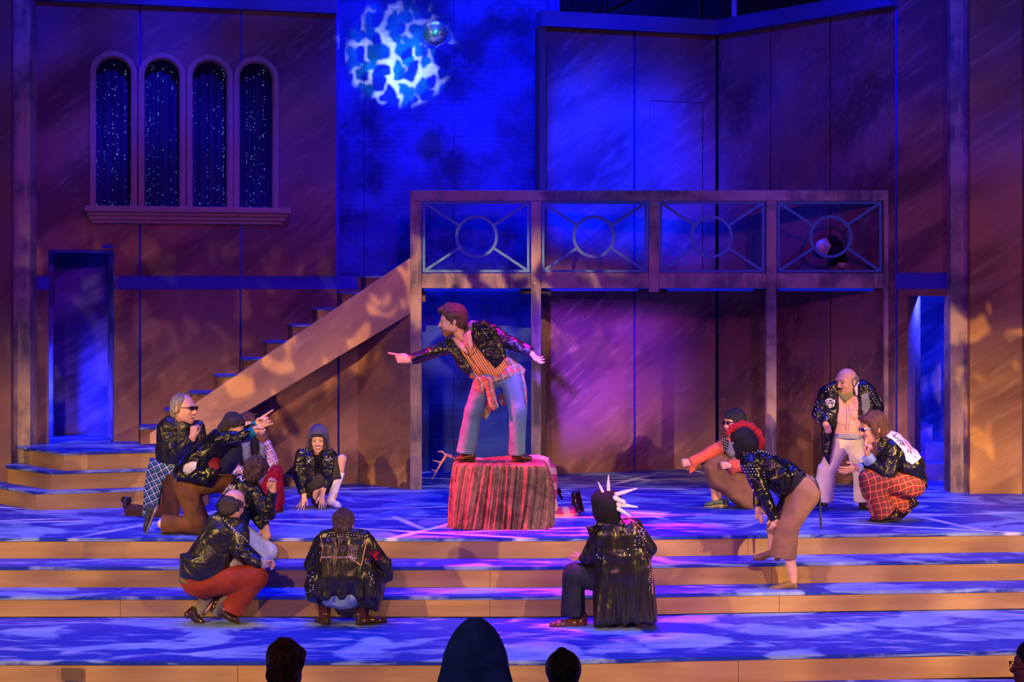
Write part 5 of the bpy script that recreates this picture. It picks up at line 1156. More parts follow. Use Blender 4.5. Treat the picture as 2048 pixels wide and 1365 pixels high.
rg = random.Random(4); studs(cb, [(642+i*5.5, 1069+abs(i-8)*.6) for i in range(17)]+[(645+i*4, 1116+rg.uniform(-2, 2)) for i in range(18)]+[(612+rg.uniform(0, 16), 1145+i*3+rg.uniform(0, 6)) for i in range(14)]+[(738+rg.uniform(0, 10), 1142+i*3) for i in range(11)]+[(640, 1106), (642, 1093)], coat, .0055)
studs(cb, [(742+rg.gauss(8, 5), 1108+rg.gauss(2, 6)) for i in range(40)], coat, .009, mat('red sequin', lambda N: N.pbsdf((.7, .02, .06), .25, .7)), 'red_sequin_patch')
f.add('shorts', [f.C((662, 1188, 8), (708, 1188, 8), 27, 27, 8), f.C((685, 1190, 2), (686, 1190, 2), 29, 29, 8), f.C((664, 1184, 0), (640, 1160, 40), 28, 22), f.C((710, 1184, 0), (738, 1160, 40), 28, 22)], cloth('pale blue trousers', (.20, .32, .56)), .009)
f.add('sock', [f.H((648, 1190, 16), (650, 1246, 10), 14, 11), f.H((728, 1190, 14), (724, 1244, 8), 14, 11)], cloth('plum sock', (.06, .012, .03)), .007)
f.shoe((654, 1254, -2), (632, 1250, 44), mt=M_SHOEB, high=22, w_=11); f.shoe((712, 1254, 0), (776, 1246, 22), mt=M_SHOEB, high=22, w_=11)

# ================================================================ 8 hooded woman with white boots
f = Fig(15.85, (640, 1017), 'hooded woman with bared teeth and white boots crouching, fingertips spread on the deck')
hp = f.head((636, 881), 46, 4, -4, 0, mouth='grin', brow=M_HDARK)
f.add('body', hp+[f.C((636, 896, 4), (634, 912, 6), 7.5, 10), f.C((618, 922, 6), (622, 972, 14), 16, 17, 8), f.C((646, 922, 6), (642, 972, 14), 16, 17, 8)]+f.chain([(603, 912, 4), (598, 950, -4), (608, 996, -14)], [8.5, 7, 5])+f.chain([(660, 914, 4), (654, 952, -6), (643, 994, -16)], [8.5, 7, 5])
      +f.chain([(648, 975, 16), (684, 919, -4), (679, 950, -3), (665, 1000, 0)], [14, 9.2, 8, 6.5])+f.chain([(622, 975, 16), (640, 962, -14), (630, 1000, 12)], [14, 10, 7])
      +f.hand((608, 994, -14), (-.25, 1, -.2), (.9, .1, -.2), 'spread', 31)+f.hand((643, 992, -16), (.1, 1, -.2), (-.9, .1, -.2), '-spread', 29), [M_SKIN, M_LIP, M_TEETH], .0055)
f.add('hair', [f.hE((0, -.02, .03), (.085, .09, .095), .01), f.hC((-.07, .04, .02), (-.075, .04, -.13), .020, .022, .02), f.hC((.07, .04, .02), (.085, .04, -.14), .022, .024, .02), f.hC((-.05, .085, .062), (.05, .085, .062), .014, .014), f.hE((0, .09, -.02), (.052, .05, .075), .008, 0, '-')], M_HDARK, .006, wrinkle(29, .003, 90))
f.add('hood', [f.hE((0, -.02, .035), (.108, .115, .125), .01), f.hC((-.085, .0, -.02), (-.085, -.01, -.15), .03, .04, .03), f.hC((.085, .0, -.02), (.09, -.01, -.16), .03, .045, .03), f.hE((0, .11, -.035), (.085, .12, .115), .015, 0, '-')], cloth('dusky grey jersey hood', (.10, .085, .14)), .0065, wrinkle(30, .003, 40))
jk, jb = f.add('jacket', [f.C((614, 920, 6), (616, 958, 8), 20, 22, 6), f.C((652, 920, 6), (652, 955, 8), 20, 20, 6), f.C((603, 910, 4), (597, 950, -4), 12.5, 11.5), f.H((597, 945, -4), (606, 988, -12), 11.5, 8.5, 3), f.C((662, 912, 4), (658, 952, -6), 12, 11), f.H((657, 945, -5), (646, 975, -12), 11, 9, 3), f.G([(592, 928), (606, 935), (604, 952), (590, 957), (570, 948), (580, 938)], 12, 8, 4),
      f.G([(610, 896), (624, 902), (630, 930), (632, 960), (618, 965), (610, 930)], 7, -16, 3), f.G([(644, 904), (666, 896), (668, 930), (664, 955), (648, 958), (642, 930)], 7, -16, 3), f.cut((633, 905, -14), (0, -1, -.8), 12)], M_LEA, .0072, wrinkle(31, .007, 34), bvh=True)
f.add('lapel', [f.G([(612, 918), (624, 912), (630, 928), (626, 937), (611, 924)], 3, -23, 2)], M_LEA2, .0055); f.add('lapel', [f.G([(650, 912), (664, 918), (652, 926), (646, 922)], 3, -23, 2)], M_LEA2, .0055)
studs(jb, [(602+i*.4, 904-i*3.2) for i in range(6)]+[(606+i*2.5, 889-i*1) for i in range(5)]+[(609+i % 3*3, 899+i*1.2) for i in range(6)]+[(600, 884), (605, 880), (611, 878)], jk, .006)
rg = random.Random(8); q = MB(); 
lap = [(614+rg.uniform(0, 12), 914+rg.uniform(0, 12)) for _ in range(16)]+[(651+rg.uniform(0, 11), 913+rg.uniform(0, 9)) for _ in range(12)]
mbs = MB()
for x, y in lap: c = f.p((x, y, -26.5)); mbs.tube([c, c+Vector((0, -.004, 0))], .0055, 6)
tag(mbs.build('lapel_studs', M_STUD, f.e), kind='stuff')
f.add('dark_top', [f.C((628, 916, 0), (630, 955, 2), 13, 15), f.C((640, 916, 0), (640, 955, 2), 13, 15), f.cut((634, 912, -8), (0, -1, -.3), 16)], cloth('black vest', (.01, .01, .018)), .007)
f.add('skirt', [f.C((644, 972, 14), (672, 930, 0), 19, 12, 5), f.G([(660, 914), (674, 912), (680, 940), (683, 958), (664, 960), (654, 950)], 9, -9, 3), f.C((620, 972, 14), (638, 962, -12), 18, 15, 5), f.C((598, 955, 8), (612, 985, 12), 12, 14, 5)], cloth('dark olive skirt', (.045, .04, .03)), .0075, wrinkle(32, .005, 30))
M_BOOT = plain('white boot leather', (.86, .82, .84), .3, bump=.2, sc_=14)
f.add('boot', [f.H((682, 944, -3), (667, 985, -2), 9, 8, 3), f.C((667, 982, -2), (661, 1004, 0), 8, 7, 4), f.C((661, 1004, 0), (674, 1010, -10), 7, 6, 4), f.C((674, 1010, -10), (680, 1012.5, -14), 5.5, 4, 4), f.C((659, 1000, 2), (657, 1006, 3), 6.5, 5)], M_BOOT, .006)
f.add('boot_heel', [f.H((656, 1004, 4), (655, 1015, 4), 4.5, 4)], M_BLACK, .005)
f.add('boot', [f.H((632, 975, 8), (630, 1006, 12), 9, 8, 3), f.C((630, 1006, 12), (638, 1013, 0), 6, 5)], plain('dark boot leather', (.03, .025, .04), .35), .0065)

# ================================================================ 9 pink plaid person on hands and knees
f = Fig(15.32, (1090, 1040), 'person in pink and cream checked suit with antlers crawling behind the draped box')
hp = f.head((928, 936), 46, -80, -30, 0, eyes=False)
f.add('body', hp+[f.C((930, 934, 0), (950, 940, 2), 12, 14), f.C((955, 944, 0), (1060, 950, 0), 26, 28, 8), f.C((1060, 950, 0), (1085, 958, 0), 30, 32, 8)]+f.chain([(950, 950, -10), (930, 990, -8), (908, 1034, -8)], [11, 8, 6])+f.chain([(950, 950, 14), (950, 990, 14), (940, 1030, 14)], [11, 8, 6])
      +f.chain([(1088, 965, -8), (1108, 1026, -10)], [20, 14])+f.chain([(1108, 1028, -10), (1150, 1030, 0)], [12, 8])+f.chain([(1088, 965, 14), (1096, 1024, 14)], [20, 14])+f.chain([(1096, 1028, 14), (1120, 1022, 30)], [12, 8])+f.hand((908, 1032, -8), (-.6, .3, -.1), (0, 0, -1), 'open', 30), [M_SKIN, M_LIP], .007)
f.add('fur_cap', [f.C((918, 930, 0), (938, 932, 2), 13, 15, 5), f.C((960, 926, -4), (1034, 920, -6), 9, 10, 5)], hairmat('rusty brown fur', (.10, .03, .02), (.30, .10, .06)), .0075, wrinkle(33, .006, 90, (1, 0, 0), 1))
M_ANT = mat('pale brown antler', lambda N: N.pbsdf(N.mix(N.noise(N.pos(), 30, 3), (.26, .13, .08), (.5, .3, .2)), .55))
f.add('antler', [f.C((916, 922, -6), (903, 914, -12), 2.4, 2.8, 1), f.C((903, 914, -12), (893, 911, -12), 2.8, 3, 1), f.C((893, 911, -12), (882, 927, -14), 3, 2.5, 1), f.C((882, 927, -14), (873, 944, -14), 2.5, 2, 1), f.C((873, 944, -14), (864, 960, -14), 1.9, .7, 1), f.C((893, 911, -12), (884, 904, -14), 2.4, 1.8, 1), f.C((884, 904, -14), (875, 904, -14), 1.8, .8, 1), f.C((883, 926, -14), (865, 921, -14), 2.1, .8, 1), f.C((873, 943, -14), (863, 940, -14), 1.7, .7, 1)], M_ANT, .004)
f.add('antler', [f.C((922, 922, 10), (930, 908, 14), 2.4, 2.6, 1), f.C((930, 908, 14), (938, 900, 16), 2, 1, 1), f.C((930, 910, 14), (945, 912, 16), 2.4, 1.6, 1)], M_ANT, .004)
M_PINK = plaid('pink and cream check', (.55, .06, .16), [(.16, 0, .07, 0, (.78, .50, .36), .65), (.16, .1, .07, 1, (.80, .58, .42), .6), (.16, .35, .006, 0, (.3, .05, .15), .8), (.16, .35, .006, 1, (.3, .05, .15), .8)], 6, .04)
f.add('checked_suit', [f.C((955, 944, 0), (1060, 946, 0), 28, 31, 8), f.C((1060, 944, 0), (1080, 952, -2), 33, 34, 8), f.G([(1052, 916), (1075, 910), (1098, 916), (1110, 935), (1114, 965), (1113, 1005), (1108, 1038), (1090, 1040), (1070, 1000), (1050, 960)], 26, -2, 6, infl=20), f.C((1090, 990, 14), (1098, 1022, 14), 20, 17), f.C((1100, 1026, -8), (1120, 1027, -6), 15, 13, 5), f.H((1115, 1027, -6), (1148, 1025, 0), 13, 14, 4), f.C((1104, 1036, -8), (1120, 1040, -8), 6, 4), f.C((950, 952, -10), (932, 990, -8), 14, 12), f.H((932, 986, -8), (912, 1024, -8), 12, 10)], M_PINK, .008, wrinkle(34, .006, 26))
f.add('belt_pouch', [f.G([(1114, 978), (1120, 976), (1124, 986), (1118, 990)], 5, 4, 2), f.C((1116, 985, 6), (1124, 998, 8), 2.5, 2.5)], M_BLACK, .006)
o = f.add('shoe', [f.C((1150, 991, 3), (1152, 1006, 2), 8, 8.5, 4), f.C((1152, 1006, 2), (1157, 1020, 1), 8.5, 8, 4)], M_SHOEB, .0055); f.add('sole', [f.C((1158, 984, 3), (1161, 998, 2), 6.5, 7, 3, flat=((.95, -.3, 0), .3)), f.C((1161, 998, 2), (1166, 1020, 1), 6.5, 8, 3, flat=((.95, -.3, 0), .3))], M_SHOEB, .0055, parent=o)

# ================================================================ 10 horned hood, kneeling
f = Fig(12.92, (1220, 1256), 'person in spiked black hood and long leather coat kneeling on one knee')
hp = f.head((1211, 1016), 56, -162, -14, 0, eyes=False)
f.add('body', hp+[f.C((1213, 1036, 2), (1220, 1058, 2), 14, 17), f.C((1212, 1080, 0), (1222, 1150, 0), 30, 28, 8), f.C((1254, 1080, 0), (1248, 1150, 0), 30, 28, 8), f.C((1226, 1165, 0), (1252, 1165, 0), 27, 27, 8)]+f.chain([(1200, 1078, 0), (1176, 1120, 8), (1160, 1116, 26)], [13, 10, 7])+f.chain([(1276, 1074, 0), (1302, 1102, 6), (1284, 1125, 22)], [13, 10, 7])
      +f.chain([(1225, 1170, 2), (1146, 1144, 22), (1154, 1240, 14)], [24, 17, 9])+f.chain([(1256, 1170, 2), (1262, 1236, 16)], [24, 16])+f.chain([(1262, 1240, 16), (1272, 1240, 4)], [10, 7])+f.hand((1164, 1116, 26), (-.9, .1, .3), (0, -1, 0), '-relaxed', 30), [M_SKIN, M_LIP], .0075)
hood, hb = f.add('hood', [f.C((1214, 1010, 0), (1212, 1022, 0), 27, 26, 8), f.C((1212, 1022, 0), (1222, 1050, 0), 25, 22, 10), f.C((1200, 1000, 4), (1226, 998, 2), 18, 17, 10)], cloth('black hood', (.012, .011, .016)), .008, wrinkle(35, .004, 30), bvh=True)
M_SPK = plain('white stuffed cloth', (.85, .82, .86), .7, bump=.2, sc_=30)
for a, b, r in (((1207, 988, -6), (1196, 964, -6), 3.6), ((1217, 986, -2), (1217, 951, -2), 4.2), ((1224, 992, -8), (1273, 978, -14), 5), ((1230, 997, -16), (1247, 1005, -22), 6), ((1234, 1009, -16), (1275, 1015, -22), 5.2), ((1236, 1018, -18), (1262, 1034, -24), 4.6)):
    m_ = tuple((x+y)/2 for x, y in zip(a, b)); f.add('hood_spike', [f.C(a, m_, r, r*.72, 2), f.C(m_, b, r*.72, r*(.75 if r == 6 else .3), 2)], M_SPK, .005, wrinkle(int(r*10), .0015, 60))
coat, cb = f.add('long_coat', [f.C((1212, 1072, -2), (1222, 1140, -2), 30, 30, 8), f.C((1256, 1072, -2), (1256, 1140, -2), 32, 36, 8), f.C((1204, 1058, -4), (1266, 1056, -4), 14, 20, 8), f.C((1200, 1074, 0), (1182, 1108, 6), 20, 18), f.C((1182, 1108, 6), (1176, 1118, 12), 18, 16), f.H((1186, 1104, 8), (1166, 1124, 20), 18, 14), f.C((1276, 1072, 0), (1300, 1098, 4), 19, 15), f.H((1300, 1092, 4), (1288, 1124, 20), 15, 12),
      f.G([(1188, 1120), (1300, 1116), (1308, 1160), (1313, 1205), (1315, 1243), (1290, 1246), (1262, 1245), (1225, 1250), (1186, 1257), (1184, 1200), (1184, 1160)], 34, 4, 8, infl=26, edge=4), f.G([(1172, 1052), (1190, 1054), (1196, 1066), (1180, 1076)], 5, -4, 3)]+[f.C((a, c, -26), (b, 1240, -30), 6, 11, 9) for a, b, c in ((1208, 1200, 1130), (1228, 1222, 1150), (1248, 1252, 1110), (1266, 1276, 1130), (1288, 1300, 1120))]+[f.C((1200, 1104, -22), (1250, 1116, -28), 4, 5, 10), f.C((1250, 1116, -28), (1286, 1106, -20), 5, 4, 10)], M_LEAV, .0085, wrinkle(36, .016, 20, (0, 0, 1), 12), bvh=True)
rg = random.Random(9)
strokes_on(cb, [path_pts([(1236, 1030), (1262, 1042), (1280, 1056)], 9), path_pts([(1262, 1040), (1272, 1060), (1284, 1078), (1288, 1095)], 9), path_pts([(1290, 1098), (1297, 1120), (1303, 1145), (1304, 1190)], 14), path_pts([(1198, 1048), (1215, 1052), (1226, 1046)], 8)], coat, .007, plain('rusty chain trim', (.32, .16, .12), .35, .7), 'chain_trim', .005)
studs(cb, [(1240+rg.uniform(0, 48), 1030+rg.uniform(0, 34)) for _ in range(42)]+[(1268+rg.uniform(0, 24), 1056+rg.uniform(0, 45)) for _ in range(40)]+[(1296+rg.gauss(4, 2), 1105+i*5) for i in range(16)]+[(1256, 1099), (1260, 1112), (1259, 1111)]+[(1190+rg.uniform(0, 30), 1040+rg.uniform(0, 12)) for _ in range(16)]+[(1192+rg.uniform(0, 16), 1108+rg.uniform(0, 10)) for _ in range(8)], coat, .0055)
f.add('trousers', [f.C((1222, 1168, 0), (1150, 1148, 22), 26, 22, 6), f.C((1150, 1148, 22), (1146, 1160, 20), 22, 20, 5), f.H((1147, 1146, 20), (1146, 1232, 14), 20, 24, 5), f.C((1256, 1170, 2), (1262, 1232, 14), 26, 20), f.C((1262, 1236, 14), (1272, 1238, 0), 15, 12)], cloth('navy trousers', (.016, .02, .045)), .0085, wrinkle(37, .008, 26, (0, 0, 1)))
f.add('sock', [f.H((1154, 1222, 14), (1156, 1246, 12), 11, 11)], M_BLACK, .007)
f.shoe((1174, 1257, 12), (1096, 1256, -2), mt=M_SHOE, high=24, w_=12)

# ================================================================ 11 woman bending over
f = Fig(13.62, (1560, 1184), 'woman with red fur hood trim and tan culottes bending forward on the steps')
hp = f.head((1484, 886), 46, -82, -50, 0, eyes=False)
f.add('body', hp+[f.C((1492, 898, 0), (1502, 914, 2), 10, 13), f.C((1512, 926, 0), (1580, 956, 2), 24, 24, 8), f.C((1580, 956, 2), (1612, 972, 2), 26, 28, 8)]+f.chain([(1502, 930, -16), (1524, 984, -22), (1551, 1040, -22)], [10, 8, 6])+f.chain([(1508, 928, 18), (1520, 985, 14), (1516, 1022, 6)], [10, 8, 6])
      +f.chain([(1610, 985, -6), (1568, 1062, -14), (1584, 1140, -4), (1588, 1172, 0)], [23, 14, 10, 7])+f.chain([(1606, 985, 14), (1545, 1052, 16), (1546, 1095, 22), (1552, 1112, 26)], [22, 13, 9, 7])+f.hand((1551, 1038, -22), (-.3, 1, 0), (-.8, 0, -.3), 'relaxed', 32)+f.hand((1516, 1016, 6), (.1, 1, 0), (1, 0, -.2), 'hang', 34), [M_SKIN, M_LIP], .007)
f.add('hood', [f.C((1486, 876, 2), (1490, 884, 2), 25, 26, 8), f.C((1488, 890, 0), (1478, 912, -2), 20, 9, 8), f.C((1492, 886, 2), (1502, 908, 4), 23, 18, 8)], cloth('black jersey hood', (.011, .010, .018)), .0075, wrinkle(38, .006, 34, (.2, 0, 1), 5))
f.add('fur_trim', f.chain([(1456, 866, -4), (1466, 856, -2), (1484, 850, 2), (1502, 855, 6), (1514, 868, 8), (1520, 884, 8), (1519, 898, 6)], [5.5, 7, 8, 8.5, 9, 9, 6], 4), mat('scarlet fur', lambda N: N.pbsdf(N.mix(N.noise(N.pos(), 120, 2), (.45, .005, .01), (.85, .02, .04)), .8, bump=N.noise(N.pos(), 160, 2), bs=1., bd=.03)), .006, wrinkle(39, .006, 150, (0, 0, 1), 1))
jk, jb = f.add('jacket', [f.C((1508, 926, 0), (1560, 950, 2), 28, 31, 8), f.C((1560, 950, 2), (1590, 962, 2), 31, 26, 8), f.G([(1500, 930), (1540, 905), (1602, 938), (1596, 960), (1584, 985), (1560, 996), (1530, 975)], 27, 0, 6), f.C((1500, 928, -16), (1522, 982, -22), 17, 14), f.H((1522, 978, -22), (1550, 1040, -22), 14, 10, 4), f.C((1508, 926, 18), (1520, 985, 14), 15, 12), f.H((1520, 980, 14), (1516, 1014, 6), 12, 10, 3), f.C((1490, 906, -6), (1512, 906, 4), 12, 12, 6)], M_LEAS, .0078, wrinkle(40, .015, 42, (.6, 0, 1), 3), bvh=True)
studs(jb, [(1484+c*6+(r % 2)*3, 932+r*6) for c in range(5) for r in range(4)]+[(1490+i*5, 906-abs(i-4)*1.0) for i in range(12)]+[(1512+i*5, 900+i*1.6) for i in range(8)]+[(1500+i*3.5, 957+i*12) for i in range(6)]+[(1528+i*1.0, 945+i*6) for i in range(4)], jk, .006)
f.add('waistband', [f.C((1584, 958, 0), (1588, 972, 0), 27, 26, 6), f.H((1572, 1002, 4), (1560, 1030, 6), 14, 10)], cloth('dark hem', (.012, .012, .03)), .008)
M_TAN = cloth('tan check wool', (.27, .145, .095), 6, .15)
f.add('culottes', [f.C((1604, 976, 2), (1612, 988, 2), 30, 30, 8), f.C((1608, 990, -6), (1574, 1052, -12), 30, 22, 8), f.H((1576, 1040, -12), (1566, 1115, -8), 22, 27, 8, flat=((0, 0, 1), .75)), f.C((1604, 990, 12), (1552, 1044, 16), 26, 19, 6), f.H((1556, 1036, 16), (1550, 1068, 18), 18, 19, 4)], M_TAN, .0088, wrinkle(41, .007, 28))
f.add('belt_strap', f.chain([(1624, 950, -16), (1635, 968, -18), (1640, 1000, -18), (1641, 1030, -18), (1642, 1058, -18)], [2.2, 2.2, 2.4, 2.6, 2.6], 1, flat=((0, 0, 1), .4)), plain('dark blue strap', (.01, .02, .05), .5), .0045)
M_SUEDE = plain('beige suede', (.20, .115, .075), .7, bump=.2); M_WH = plain('wooden heel', (.16, .07, .035), .4)
for hh_, tt in (((1596, 1184, 0), (1534, 1184, -8)), ((1562, 1121.5, 26), (1503, 1121.5, 20))):
    o = f.shoe(hh_, tt, mt=M_SUEDE, heelh=11, high=20, heel_m=M_WH, slim=.9)

# ================================================================ 12 squatting woman with round glasses
f = Fig(15.9, (1440, 1016), 'woman in orange sleeves and round dark glasses squatting with both fists held out')
hp = f.head((1469, 846), 50, -62, 2, -4, mouth='grin', eyes=False, brow=M_HBLACK)
f.add('body', hp+[f.C((1474, 862, 2), (1478, 880, 2), 8.5, 10), f.C((1466, 895, 0), (1480, 950, 6), 17, 18, 8), f.C((1490, 895, 6), (1492, 950, 8), 17, 18, 8)]+f.chain([(1456, 890, -4), (1420, 908, -10), (1380, 928, -16)], [9, 7, 5])+f.chain([(1500, 892, 4), (1494, 934, -22), (1458, 932, -36)], [9, 7, 5])
      +f.chain([(1476, 968, 6), (1424, 926, 2), (1430, 1004, 2)], [15, 10, 6])+f.chain([(1492, 968, 6), (1442, 924, -8), (1438, 1004, 8)], [15, 10, 6])+f.hand((1382, 927, -16), (-1, .05, 0), (0, -1, -.3), 'fist', 32)+f.hand((1460, 932, -36), (-1, .1, 0), (0, -1, -.3), 'fist', 32), [M_SKIN, M_LIP, M_TEETH], .006)
f.add('hair', f.haircap(1.06, 1.12)+[f.hC((.03, .08, .085), (.04, .10, .05), .016, .008), f.hC((-.03, .07, .09), (.02, .10, .06), .02, .01, .02), f.hC((.07, .03, .04), (.07, .04, -.01), .014, .006), f.hC((-.07, .03, .05), (-.07, .04, .0), .016, .01), f.hE((0, -.07, -.03), (.06, .05, .05), .02)], M_HBLACK, .0055, wrinkle(42, .005, 90))
f.shades(round_=True, lens=plain('plum lens', (.02, .004, .02), .08))
tp, tb = f.add('studded_vest', [f.C((1464, 892, 0), (1476, 935, 4), 18, 18, 6), f.C((1490, 892, 6), (1492, 935, 6), 17, 18, 6), f.G([(1443, 884), (1455, 872), (1465, 886), (1472, 912), (1460, 915), (1448, 900)], 8, -14, 3), f.cut((1470, 880, -8), (-.1, -1, -.2), 12)], cloth('grey blue denim', (.18, .20, .30)), .007, wrinkle(43, .004, 30), bvh=True)
f.add('black_collar', [f.G([(1442, 884), (1451, 872), (1457, 882), (1455, 898), (1448, 902)], 4, -22, 2)], M_BLACK, .005)
mbs = MB()
for i in range(14):
    c = f.p((1445+i % 3*4, 876+i*1.8, -27)); mbs.tube([c, c+Vector((0, -.004, 0))], .005, 6)
tag(mbs.build('collar_studs', M_STUDW, f.e), kind='stuff')
M_OR = cloth('coral orange shirt', (.68, .13, .07), 10, .15)
f.add('orange_sleeve', [f.C((1454, 888, -4), (1420, 906, -10), 12.5, 12), f.H((1424, 904, -9), (1381, 926, -16), 12, 10, 4), f.G([(1380, 916), (1400, 916), (1394, 932), (1388, 942), (1379, 949), (1378, 936)], 5, -16, 3)], M_OR, .007, wrinkle(44, .004, 40))
f.add('orange_sleeve', [f.C((1500, 890, 4), (1496, 930, -20), 12, 12), f.H((1496, 932, -22), (1461, 932, -34), 14, 11, 4), f.G([(1456, 922), (1480, 916), (1478, 942), (1464, 950)], 6, -32, 3)], M_OR, .007, wrinkle(45, .004, 40))
f.add('skirt', [f.C((1480, 966, 6), (1422, 926, 2), 20, 14, 6), f.C((1488, 966, 6), (1442, 922, -8), 20, 15, 6), f.G([(1402, 930), (1416, 914), (1436, 908), (1456, 912), (1470, 930), (1500, 958), (1512, 985), (1512, 1002), (1504, 1019), (1484, 1019), (1462, 1003), (1444, 988), (1420, 976), (1412, 958)], 24, -4, 6, infl=16)], cloth('taupe skirt', (.20, .10, .07), 7, .2), .008, wrinkle(46, .007, 26, (.5, 0, 1), 5))
M_TEAL = plain('dusty teal shoe', (.07, .12, .16), .5)
for dx, dd_ in ((0, 0), (10, 8)): f.shoe((1446+dx, 1016, dd_+4), (1407+dx, 1016, dd_-4), mt=M_TEAL, heelh=7, high=9, heel_m=plain('pale heel', (.45, .35, .28), .5), slim=.75, laces=False)

# ================================================================ 13 bald man standing
f = Fig(15.75, (1680, 1018), 'bald moustached man in studded black jacket and white flares standing behind the red plaid trousers')
hp = f.head((1692, 764), 53, -52, -6, 2, jaw=1.4, brow=M_HGREY, wide=1.1)
f.add('body', hp+[f.C((1696, 782, 2), (1700, 800, 4), 15, 17), f.C((1674, 806, 4), (1682, 860, 2), 22, 22, 8), f.C((1716, 806, 4), (1710, 860, 2), 23, 23, 8), f.C((1690, 835, -6), (1696, 858, -8), 22, 22, 8), f.C((1682, 876, 2), (1708, 876, 2), 20, 20, 8)]+f.chain([(1654, 790, 4), (1638, 832, -2), (1652, 850, -28)], [11, 9, 6.5])+f.chain([(1732, 790, 6), (1756, 818, 10), (1738, 845, 12)], [11, 9, 6.5])
      +f.chain([(1680, 885, 2), (1652, 945, -4), (1648, 1004, 2)], [17, 12, 7])+f.chain([(1708, 885, 2), (1722, 945, -4), (1726, 1004, 2)], [17, 12, 7])+f.hand((1652, 850, -30), (.35, .9, -.1), (.8, -.5, -.3), 'fist', 31), [M_SKIND, M_LIP], .0062)
f.add('hair', [f.hE((0, -.028, .008), (.092, .104, .078), .01), f.hE((0, .075, -.02), (.1, .085, .12), .012, 0, '-'), f.hE((0, .0, .095), (.1, .12, .055), .012, 0, '-')], M_HGREY, .006, wrinkle(47, .002, 100))
f.add('moustache', [f.hC((-.024, .095, -.050), (0, .102, -.046), .006, .007), f.hC((.024, .095, -.050), (0, .102, -.046), .006, .007)], M_HDARK, .004)
ps, pb = f.add('peach_shirt', [f.C((1678, 806, 2), (1684, 860, 0), 23, 23, 8), f.C((1714, 806, 2), (1710, 860, 0), 24, 24, 8), f.C((1690, 832, -8), (1696, 860, -8), 23, 23, 8), f.cut((1696, 792, -10), (0, -1, -.1), 22)], cloth('peach shirt', (.80, .46, .36), 7, .18), .008, wrinkle(48, .009, 24), bvh=True)
strokes_on(pb, [[(1693, 808), (1694, 835), (1692, 862)], [(1697, 808), (1699, 835), (1697, 862)]], ps, .0025, plain('shirt seam', (.38, .16, .14)), 'placket')
strokes_on(pb, [[(1702, 820), (1716, 820), (1715, 836), (1709, 840), (1703, 836), (1702, 820)], [(1675, 846), (1690, 852), (1706, 850)]], ps, .0025, plain('shirt seam', (.38, .16, .14)), 'pocket')
f.add('scarf', [f.C((1674, 784, -8), (1690, 798, -14), 5, 6), f.C((1690, 798, -14), (1712, 780, -6), 6, 5), f.C((1712, 780, -6), (1717, 770, 6), 5, 5), f.G([(1682, 794), (1702, 792), (1691, 808)], 4, -20, 2)], cloth('olive green scarf', (.24, .24, .07)), .006, wrinkle(49, .003, 60))
f.add('shirt_collar', [f.G([(1708, 776), (1718, 764), (1718, 790), (1712, 792)], 3, -18, 2)], M_TEETH, .0055); f.add('shirt_collar', [f.G([(1664, 776), (1672, 768), (1676, 784), (1668, 782)], 3, -16, 2)], M_TEETH, .0055)
jk, jb = f.add('jacket', [f.C((1658, 786, 6), (1656, 830, 6), 17, 16, 6), f.C((1736, 786, 8), (1736, 840, 8), 16, 18, 6), f.C((1672, 775, 12), (1726, 772, 12), 12, 13, 8), f.C((1652, 788, 4), (1638, 828, -2), 16, 14), f.H((1638, 824, -2), (1651, 848, -26), 14.5, 11, 4), f.C((1738, 788, 6), (1754, 816, 10), 16, 14), f.H((1756, 812, 10), (1740, 840, 12), 13, 11),
      f.G([(1652, 772), (1672, 764), (1676, 790), (1678, 822), (1672, 856), (1668, 868), (1658, 932), (1644, 905), (1640, 868), (1648, 830)], 10, -16, 4, infl=10), f.G([(1714, 768), (1738, 768), (1740, 800), (1738, 850), (1730, 878), (1720, 862), (1713, 830), (1714, 800)], 10, -16, 4, infl=10), f.C((1690, 820, 20), (1696, 880, 20), 26, 26, 8)], M_LEA, .008, wrinkle(50, .011, 32), bvh=True)
patch_on(jb, [(1651, 800), (1660, 796), (1670, 802), (1668, 813), (1660, 817), (1652, 811)], jk, plain('white patch', (.85, .82, .86), .7), 'badge_patch', .005, .6)
strokes_on(jb, [[(1656, 812), (1661, 799), (1665, 812)], [(1655, 808), (1667, 806)], [(1660+7*math.cos(a*.5), 807+7*math.sin(a*.5)) for a in range(14)]], jk, .003, M_BLACK, 'badge_mark', .009)
rg = random.Random(12)
studs(jb, [(1634+rg.gauss(-2, 2)+(i % 3)*2, 800+i*3.2) for i in range(16)]+[(1652+rg.uniform(0, 20), 820+rg.uniform(0, 22)) for i in range(14)]+[(1652+rg.uniform(0, 14), 772+rg.uniform(0, 14)) for _ in range(10)]+[(1730+i*2.6, 774+i*4) for i in range(10)]+[(1735+i*2.6, 772+i*4) for i in range(10)]+[(1755+i*1.2, 786+i*3) for i in range(6)], jk, .006)
patch_on(jb, [(1722, 790), (1736, 785), (1740, 812), (1734, 828), (1726, 830), (1724, 812)], jk, cloth('smoky grey patch', (.22, .24, .30)), 'grey_patch', .004, .8)
M_WHT = cloth('white trousers', (.74, .62, .58), 5, .08)
f.add('trousers', [f.C((1680, 878, 0), (1708, 876, 0), 22, 22, 8), f.C((1682, 886, 0), (1654, 940, -4), 21, 17, 6), f.H((1654, 932, -4), (1646, 1002, 2), 17, 20.5, 5), f.C((1708, 886, 0), (1722, 940, -4), 20, 16, 6), f.H((1722, 932, -4), (1725, 1003, 2), 15.5, 17, 5)], M_WHT, .0085, wrinkle(51, .007, 26, (0, 0, 1)))
f.add('waistband', [f.H((1696, 866, -4), (1696, 876, -4), 33, 32, 3, flat=((0, 0, 1), .85))], cloth('pale belt', (.42, .42, .5)), .007)
